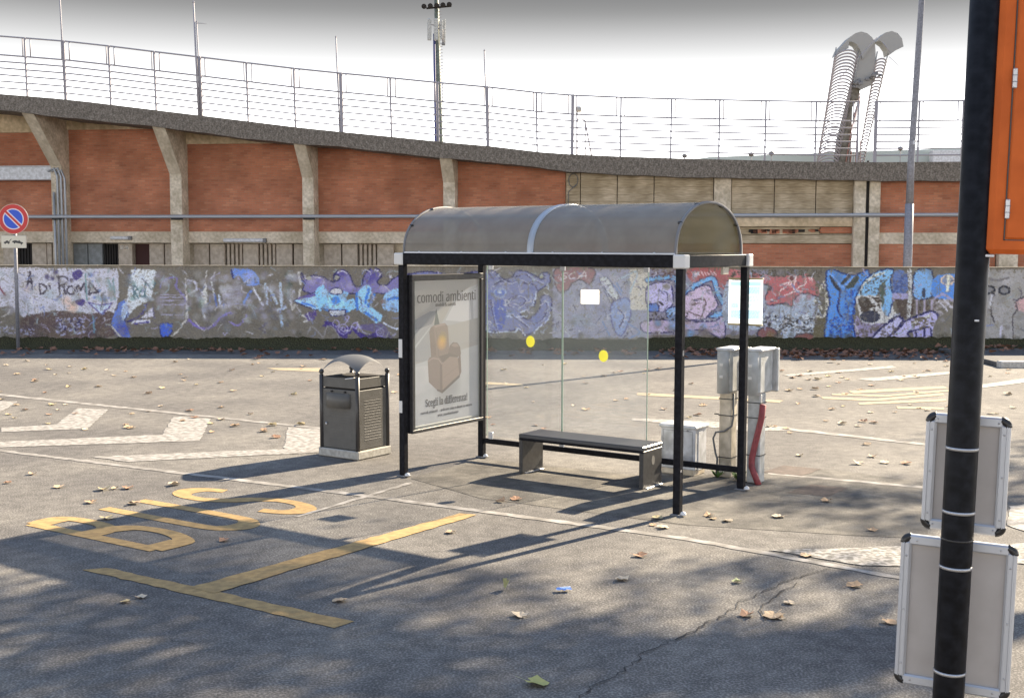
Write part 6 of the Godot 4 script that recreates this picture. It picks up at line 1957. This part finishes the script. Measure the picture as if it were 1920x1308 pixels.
func make_near_post() -> void:
	var lean := 0.0209
	var foot := Vector3(1.576, 0, -4.25)
	var t := thing("black_post", "thick black round post in the right foreground", "post", foot)
	t.rotation.z = -lean
	var s := st_new(true)
	tube(s, [Vector3(0, -0.05, 0), Vector3(0, 1.55, 0), Vector3(0, 4.6, 0)], 0.0535, 0.0575, 32)
	obj("shaft", s, M.black_post, t)
	for y in [1.785, 1.555, 1.352, 0.965]:
		s = st_new(true)
		lathe(s, Vector3(0, y, 0), [Vector2(0.054, -0.006), Vector2(0.0572, -0.005), Vector2(0.0572, 0.005), Vector2(0.054, 0.006)], 32)
		var band := obj("steel_band", s, M.steel, t)
		s = st_new()
		bx(s, Vector3(0.05, y, -0.035), Vector3(0.03, 0.028, 0.03), 0.005)
		obj("band_buckle", s, M.black_plastic, band)
	s = st_new(true)
	lathe(s, Vector3(0, 1.455, 0), [Vector2(0.055, -0.004), Vector2(0.0575, 0), Vector2(0.055, 0.004)], 24)
	obj("cable_tie", s, M.black_plastic, t)
	s = st_new()
	bx(s, Vector3(0.005, 2.245, 0.0565), Vector3(0.016, 0.007, 0.004), 0.001)
	obj("paint_chip", s, M.alu, t)
	# framed boards seen from behind, strapped to the post
	var boards := [[1.67, 0.292, 0.435, 0.087, "smaller framed board, seen from behind, upper one on the black post"], [1.137, 0.405, 0.575, 0.072, "larger framed board, seen from behind, lower one on the black post"]]
	for e in boards:
		var at := foot + Vector3(sin(lean) * e[0] + e[3] * 0.72, e[0], -0.115)
		var b := thing("framed_board", e[4], "notice board", at, 0.0, "framed boards strapped to the black post")
		b.rotation = Vector3(0, -0.44, -lean)
		var w: float = e[1]
		var h: float = e[2]
		s = st_new()
		bx(s, Vector3.ZERO, Vector3(w - 0.03, h - 0.03, 0.010))
		obj("back_panel", s, M.board_back, b)
		for k in 4:
			var vertical := k < 2
			var sg := -1.0 if k % 2 == 0 else 1.0
			s = st_new()
			if vertical: bx(s, Vector3(sg * (w * 0.5 - 0.019), 0, 0.004), Vector3(0.038, h - 0.052, 0.03), 0.006)
			else: bx(s, Vector3(0, sg * (h * 0.5 - 0.019), 0.004), Vector3(w - 0.052, 0.038, 0.03), 0.006)
			var fr := obj("frame_bar", s, M.alu, b)
			if vertical:
				s = st_new()
				bx(s, Vector3(sg * (w * 0.5 - 0.012), 0, 0.0195), Vector3(0.005, h - 0.06, 0.006), 0.002)
				bx(s, Vector3(sg * (w * 0.5 - 0.030), 0, 0.0195), Vector3(0.004, h - 0.06, 0.006), 0.0015)
				obj("frame_ridge", s, M.alu, fr)
			for r in 3:
				s = st_new(true)
				var f := (r - 1) * 0.36
				var c := Vector3(sg * (w * 0.5 - 0.021), f * h, 0.0195) if vertical else Vector3(f * w, sg * (h * 0.5 - 0.02), 0.0195)
				bx(s, c, Vector3(0.007, 0.007, 0.003), 0.001)
				obj("rivet", s, M.steel, fr)
		for cx in [-1.0, 1.0]:
			for cy in [-1.0, 1.0]:
				s = st_new(true)
				var pts := []
				for j in 9:
					var a := PI * 0.5 * j / 8.0
					pts.append(Vector3(cx * (w * 0.5 - 0.034 + 0.022 * cos(a)), cy * (h * 0.5 - 0.034 + 0.022 * sin(a)), 0.004))
				tube(s, pts, 0.0165, -1, 10)
				obj("corner_cap", s, M.black_plastic, b)
	# orange cabinet
	var o := thing("orange_cabinet", "orange metal cabinet with hinged door beside the black post", "cabinet", Vector3(1.665, 2.478, -4.18))
	o.rotation.z = -lean
	s = st_new()
	lo_hi(s, Vector3(-0.012, 0, -0.26), Vector3(0.50, 1.5, 0.0), 0.016)
	obj("body", s, M.orange, o)
	s = st_new()
	lo_hi(s, Vector3(0.044, 0.052, -0.02), Vector3(0.46, 1.44, 0.006), 0.006)
	var door := obj("door", s, M.orange, o)
	for y in [0.155, 0.60, 1.05]:
		s = st_new()
		lo_hi(s, Vector3(0.036, y - 0.034, 0.0), Vector3(0.052, y + 0.034, 0.013), 0.003)
		obj("hinge", s, M.steel, door)
		for k in 2:
			s = st_new()
			lo_hi(s, Vector3(0.0358, y - 0.013 + k * 0.022, 0.0), Vector3(0.0522, y - 0.0105 + k * 0.022, 0.0135))
			obj("hinge_joint", s, M.grey_paint, door)
	s = st_new()
	lo_hi(s, Vector3(0.04, 0.047, -0.001), Vector3(0.47, 0.0505, 0.003))
	obj("door_seal", s, M.black_plastic, o)
	s = st_new()
	lo_hi(s, Vector3(0.0385, 0.047, -0.001), Vector3(0.0425, 1.45, 0.003))
	obj("door_seal", s, M.black_plastic, o)
	s = st_new()
	lo_hi(s, Vector3(-0.055, -0.012, -0.08), Vector3(0.02, -0.002, -0.02), 0.002)
	obj("bracket", s, M.alu, o)

func make_trees() -> void:
	# plane trees just off to the right, whose thinning crowns shade the near tarmac
	var bark := tri_tex(mat(0.20, 0.18, 0.14, 0.95), tone_tex(81, 0.03, 256, Color(0.5, 0.5, 0.46), Color(1, 1, 1), 5, 2.2), 0.8)
	var leaf := mat(0.17, 0.14, 0.045, 0.7)
	leaf.backlight_enabled = true
	leaf.backlight = Color(0.5, 0.45, 0.2)
	leaf.cull_mode = BaseMaterial3D.CULL_DISABLED
	# each bough: where on the tarmac its shade falls, its spread and its height
	var trees := [
		[Vector3(11.6, 0, -15.3), "plane tree right of the frame with the widest crown", [Vector2(-3.919,-7.988),Vector2(-3.390,-8.301),Vector2(-2.578,-7.998),Vector2(-1.866,-7.606),Vector2(-2.617,-7.095),Vector2(-1.874,-6.740),Vector2(-1.259,-6.920),Vector2(-2.805,-6.609),Vector2(-1.128,-7.776),Vector2(-0.605,-8.387),Vector2(-0.644,-7.108),Vector2(-0.197,-8.873),Vector2(-1.670,-8.379),Vector2(-2.625,-8.781)], [1.0, 0.8, 0.75, 0.7, 0.8, 0.8, 0.6, 0.8, 0.45, 0.4, 0.45, 0.3, 0.35, 0.35], [9.0, 9.2, 9.6, 10.0, 9.0, 9.6, 10.2, 9.0, 11.0, 11.2, 10.6, 11.5, 10.5, 10.0]],
		[Vector3(10.6, 0, -11.8), "plane tree right of the frame, nearest the camera", [Vector2(0.174,-7.461),Vector2(0.567,-7.732),Vector2(0.741,-7.023),Vector2(-0.026,-6.626),Vector2(1.414,-8.886),Vector2(2.012,-9.040),Vector2(2.586,-8.896),Vector2(1.271,-7.120),Vector2(2.026,-7.526),Vector2(2.208,-6.897),Vector2(1.632,-6.595),Vector2(0.897,-8.956),Vector2(0.368,-6.628),Vector2(2.864,-8.285)], [0.42, 0.4, 0.45, 0.5, 0.35, 0.32, 0.35, 0.45, 0.4, 0.5, 0.5, 0.22, 0.4, 0.4], [10.0, 10.2, 10.0, 9.0, 11.0, 11.2, 11.0, 9.6, 10.0, 9.6, 9.0, 11.4, 9.0, 10.0]],
		[Vector3(17.5, 0, -20.6), "plane tree right of the frame, farthest of the three", [Vector2(2.406,-12.119),Vector2(2.917,-11.537),Vector2(3.588,-12.052),Vector2(3.514,-10.645),Vector2(5.668,-13.396),Vector2(6.648,-15.256),Vector2(4.683,-11.933),Vector2(2.214,-12.589)], [0.38, 0.42, 0.42, 0.4, 0.7, 0.7, 0.5, 0.25], [12.0, 12.2, 11.6, 11.0, 11.0, 11.4, 11.0, 12.4]]]
	for i in trees.size():
		var e: Array = trees[i]
		var base: Vector3 = e[0]
		var t := thing("plane_tree", e[1], "tree", base, 0.0, "plane trees right of the frame")
		rng.seed = 300 + i
		var fork := Vector3(0, 5.8, 0)
		var s := st_new(true)
		tube(s, [Vector3.ZERO, Vector3(0.08, 2.2, 0.05), Vector3(-0.04, 4.2, 0.0), fork], 0.24, 0.14, 12)
		obj("trunk", s, bark, t)
		var cs := st_new()
		for k in e[2].size():
			var g: Vector2 = e[2][k]
			var h: float = e[4][k]
			var tip := Vector3(g.x, 0, g.y) + Vector3(0.626, 0.4924, -0.605) / 0.4924 * h - base
			var r: float = e[3][k]
			var mid := fork.lerp(tip, 0.5) + Vector3(rng.randf_range(-0.3, 0.3), 0.9, rng.randf_range(-0.3, 0.3))
			s = st_new(true)
			tube(s, [fork, fork.lerp(mid, 0.5) + Vector3(0, 0.3, 0), mid, mid.lerp(tip, 0.6), tip], 0.075, 0.012, 7)
			obj("limb", s, bark, t)
			for q in 4:
				var a := Vector3(rng.randfn(), rng.randfn(), rng.randfn()).normalized() * r
				s = st_new(true)
				tube(s, [mid.lerp(tip, 0.5 + 0.12 * q), mid.lerp(tip, 0.7 + 0.1 * q) + a * 0.5, tip + a], 0.018, 0.006, 5)
				obj("limb", s, bark, t)
			for l in int(300.0 * r * r + 70.0 * r):
				var p := tip + Vector3(rng.randfn(), rng.randfn() * 0.7, rng.randfn()) * r * 0.72
				var a := Vector3(rng.randfn(), rng.randfn(), rng.randfn()).normalized()
				var b := a.cross(Vector3(rng.randfn(), rng.randfn(), rng.randfn())).normalized()
				var z := rng.randf_range(0.06, 0.10)
				quad(cs, p - a * z, p + b * z * 0.8, p + a * z, p - b * z * 0.8, a.cross(b))
		obj("crown", cs, leaf, t)

func leaf_mesh(sd: int) -> ArrayMesh:
	rng.seed = sd
	var s := st_new()
	var rim := []
	var n := 15
	for k in n:
		var a := TAU * k / n
		var lobe := 0.62 + 0.38 * absf(cos(a * 2.5))
		if k == 0: lobe = 0.35
		rim.append(Vector3(cos(a) * lobe, 0, sin(a) * lobe) * 0.085)
	var curl := rng.randf_range(1.0, 4.5)
	var twist := rng.randf_range(-2.0, 2.0)
	for k in n:
		var p: Vector3 = rim[k]
		rim[k] = Vector3(p.x, 0.008 + curl * p.z * p.z + twist * p.x * p.z + rng.randf_range(0, 0.012), p.z * rng.randf_range(0.75, 1.0))
	for k in n:
		tri(s, Vector3(0, 0.006, 0), rim[k], rim[(k + 1) % n], Vector3.UP)
	quad(s, Vector3(0.03, 0.006, -0.002), Vector3(0.03, 0.006, 0.002), Vector3(0.13, 0.02, 0.002), Vector3(0.13, 0.02, -0.002), Vector3.UP)
	s.generate_normals()
	return s.commit()

func make_leaves() -> void:
	var meshes := []
	for k in 5: meshes.append(leaf_mesh(500 + k))
	var tones := [mat(0.50, 0.36, 0.22, 0.8), mat(0.44, 0.29, 0.165, 0.8), mat(0.58, 0.47, 0.33, 0.8), mat(0.34, 0.19, 0.11, 0.8), mat(0.48, 0.38, 0.20, 0.8)]
	var put := func(p: Vector2, size: float, k: int, label: String, group: String, y := 0.005) -> Node3D:
		var o := MeshInstance3D.new()
		o.mesh = meshes[k % 5]
		o.material_override = tones[(k / 5) % 5]
		o.name = numbered("fallen_leaf")
		add_child(o)
		o.position = Vector3(p.x, y, p.y)
		o.rotation = Vector3(rng.randf_range(-0.12, 0.12), rng.randf() * TAU, rng.randf_range(-0.12, 0.12))
		o.scale = Vector3.ONE * size
		tag(o, label, "leaf", group)
		return o
	rng.seed = 900
	# single leaves that stand out
	var big: Array = [Vector2(0.139,-6.677),Vector2(-0.027,-8.578),Vector2(-2.711,-8.243),Vector2(-2.642,-8.358),Vector2(-1.215,-8.279),Vector2(1.775,-7.947),Vector2(1.690,-8.787),Vector2(-0.533,-10.324),Vector2(-2.444,-10.021),Vector2(1.344,-10.522)]
	var big_labels := ["large yellow-green leaf at the bottom edge, below the crack", "upright folded olive leaf left of the blue wrapper", "olive leaf on the shaded tarmac below the yellow bar's left end", "grey curled leaf just right of the olive leaf", "tan leaf just above the yellow bar's right end", "largest tan leaf, lying at the fork of the tarmac crack", "pale green leaf near the worn white arrow", "tan leaf right of the yellow stem's upper end", "reddish leaf inside the shelter's shadow, right of the road letters", "broad pale leaf in front of the shelter's right front post"]
	var big_size := [1.25, 0.75, 0.7, 0.75, 0.95, 1.25, 0.7, 0.85, 0.85, 1.0]
	var big_tone := [4, 4, 4, 2, 0, 0, 4, 0, 3, 2]
	for i in big.size():
		var o: MeshInstance3D = put.call(big[i], big_size[i] * 0.8, i % 5 + 5 * big_tone[i], big_labels[i], "")
		if i == 0: o.material_override = mat(0.42, 0.40, 0.14, 0.8)
		if i == 1:
			o.material_override = mat(0.30, 0.29, 0.13, 0.8)
			o.rotation = Vector3(0.2, 0.4, 1.3)
			o.position.y = 0.05
		if i == 6: o.material_override = mat(0.42, 0.44, 0.22, 0.8)
	var near: Array = [Vector2(1.840,-10.993),Vector2(1.857,-10.862),Vector2(1.975,-10.777),Vector2(-0.101,-11.604),Vector2(0.046,-11.705),Vector2(1.040,-9.540),Vector2(0.826,-8.838),Vector2(2.391,-9.552),Vector2(2.476,-10.955),Vector2(3.100,-11.637),Vector2(2.533,-8.681),Vector2(3.192,-10.438),Vector2(1.606,-7.969),Vector2(2.524,-7.825),Vector2(1.810,-7.912),Vector2(1.342,-10.900),Vector2(1.954,-8.252),Vector2(1.275,-10.624),Vector2(0.058,-7.946),Vector2(3.190,-9.443)]
	for i in near.size(): put.call(near[i], rng.randf_range(0.5, 0.85), rng.randi() % 25, "curled tan leaf on the near tarmac around and before the shelter", "fallen leaves near the shelter")
	var left: Array = [Vector2(-5.318,-12.475),Vector2(-4.691,-12.258),Vector2(-4.177,-12.127),Vector2(-4.086,-12.182),Vector2(-3.958,-12.211),Vector2(-3.539,-12.382),Vector2(-4.099,-11.513),Vector2(-3.713,-10.829),Vector2(-3.670,-11.469),Vector2(-4.184,-17.133),Vector2(-3.851,-16.521),Vector2(-3.882,-17.687),Vector2(-3.344,-16.578),Vector2(-7.442,-17.574),Vector2(-6.839,-17.584),Vector2(-6.522,-16.681),Vector2(-6.503,-17.702),Vector2(-5.395,-16.597),Vector2(-5.228,-16.304),Vector2(-4.233,-16.716),Vector2(-5.243,-12.950),Vector2(-9.122,-24.607),Vector2(-8.687,-23.367),Vector2(-7.763,-18.641)]
	for i in left.size(): put.call(left[i], rng.randf_range(0.55, 1.0), rng.randi() % 25, "dry tan leaf on the sunlit tarmac among the white arrows", "fallen leaves among the white arrows")
	var right: Array = [Vector2(4.341,-13.781),Vector2(4.010,-13.709),Vector2(4.315,-14.170),Vector2(5.052,-17.063),Vector2(5.595,-23.178),Vector2(5.792,-22.529),Vector2(6.349,-22.540),Vector2(7.334,-22.469),Vector2(5.355,-20.995),Vector2(4.829,-20.751),Vector2(4.937,-18.358),Vector2(4.501,-15.061),Vector2(4.568,-13.716),Vector2(3.457,-14.232),Vector2(4.687,-16.851),Vector2(5.698,-21.404),Vector2(7.814,-22.939),Vector2(7.230,-17.923),Vector2(6.384,-18.262),Vector2(5.174,-16.961),Vector2(8.446,-20.290)]
	for i in right.size(): put.call(right[i], rng.randf_range(0.6, 1.1), rng.randi() % 25, "dry leaf on the open tarmac right of the shelter", "fallen leaves right of the shelter")
	# open tarmac beyond the shelter
	for i in 170:
		var z := -rng.randf_range(15.5, 26.4)
		var x := rng.randf_range(-0.43, 0.43) * -z
		put.call(Vector2(x, z), rng.randf_range(0.5, 1.0), rng.randi() % 25, "small dry leaf on the sunlit tarmac between shelter and wall", "fallen leaves between shelter and wall")
	# drifts against the wall, too many to count
	var mm := MultiMesh.new()
	mm.transform_format = MultiMesh.TRANSFORM_3D
	mm.mesh = meshes[1]
	mm.instance_count = 560
	for i in 560:
		var x := rng.randf_range(3.5, 13.0)
		var z := -28.85 + absf(rng.randfn(0.0, 0.8))
		if i < 160:
			x = rng.randf_range(-13.0, 3.0)
			z = -28.85 + absf(rng.randfn(0.0, 1.0))
		elif i < 330:
			x = 6.6 + rng.randfn(0, 1.6)
			z = -27.4 + rng.randfn(0, 0.45)
		if z < -28.75: z = -28.7
		var y := 0.115 if (x > 10.2 and z < -25.1) else 0.012
		mm.set_instance_transform(i, Transform3D(Basis.from_euler(Vector3(rng.randf_range(-0.4, 0.4), rng.randf() * TAU, rng.randf_range(-0.4, 0.4))).scaled(Vector3.ONE * rng.randf_range(0.7, 1.3)), Vector3(x, y + rng.randf() * 0.03, z)))
	var mi := MultiMeshInstance3D.new()
	mi.multimesh = mm
	mi.name = "leaf_litter"
	mi.material_override = mat(0.20, 0.10, 0.06, 0.8)
	mi.set_meta("kind", "stuff")
	mi.set_meta("label", "drift of red-brown leaves along the foot of the graffiti wall")
	mi.set_meta("category", "leaves")
	add_child(mi)
	# blue wrapper
	var w := thing("wrapper", "crumpled blue and white wrapper on the near tarmac", "wrapper", Vector3([Vector2(0.380,-8.541)][0].x, 0.012, [Vector2(0.380,-8.541)][0].y), 0.15)
	var s := st_new()
	var g := []
	for i in 7:
		var row := []
		for j in 4: row.append(Vector3(-0.055 + 0.11 * i / 6.0, 0.004 + 0.012 * absf(sin(i * 1.9 + j * 1.3)), -0.03 + 0.06 * j / 3.0))
		g.append(row)
	for i in 6:
		for j in 3: quad(s, g[i][j], g[i + 1][j], g[i + 1][j + 1], g[i][j + 1], Vector3.UP)
	obj("foil", s, mat(0.16, 0.30, 0.66, 0.4), w)
	s = st_new()
	quad(s, Vector3(-0.03, 0.02, -0.012), Vector3(0.055, 0.021, -0.02), Vector3(0.05, 0.022, 0.004), Vector3(-0.02, 0.021, 0.01), Vector3.UP)
	obj("white_print", s, M.white_card, w)
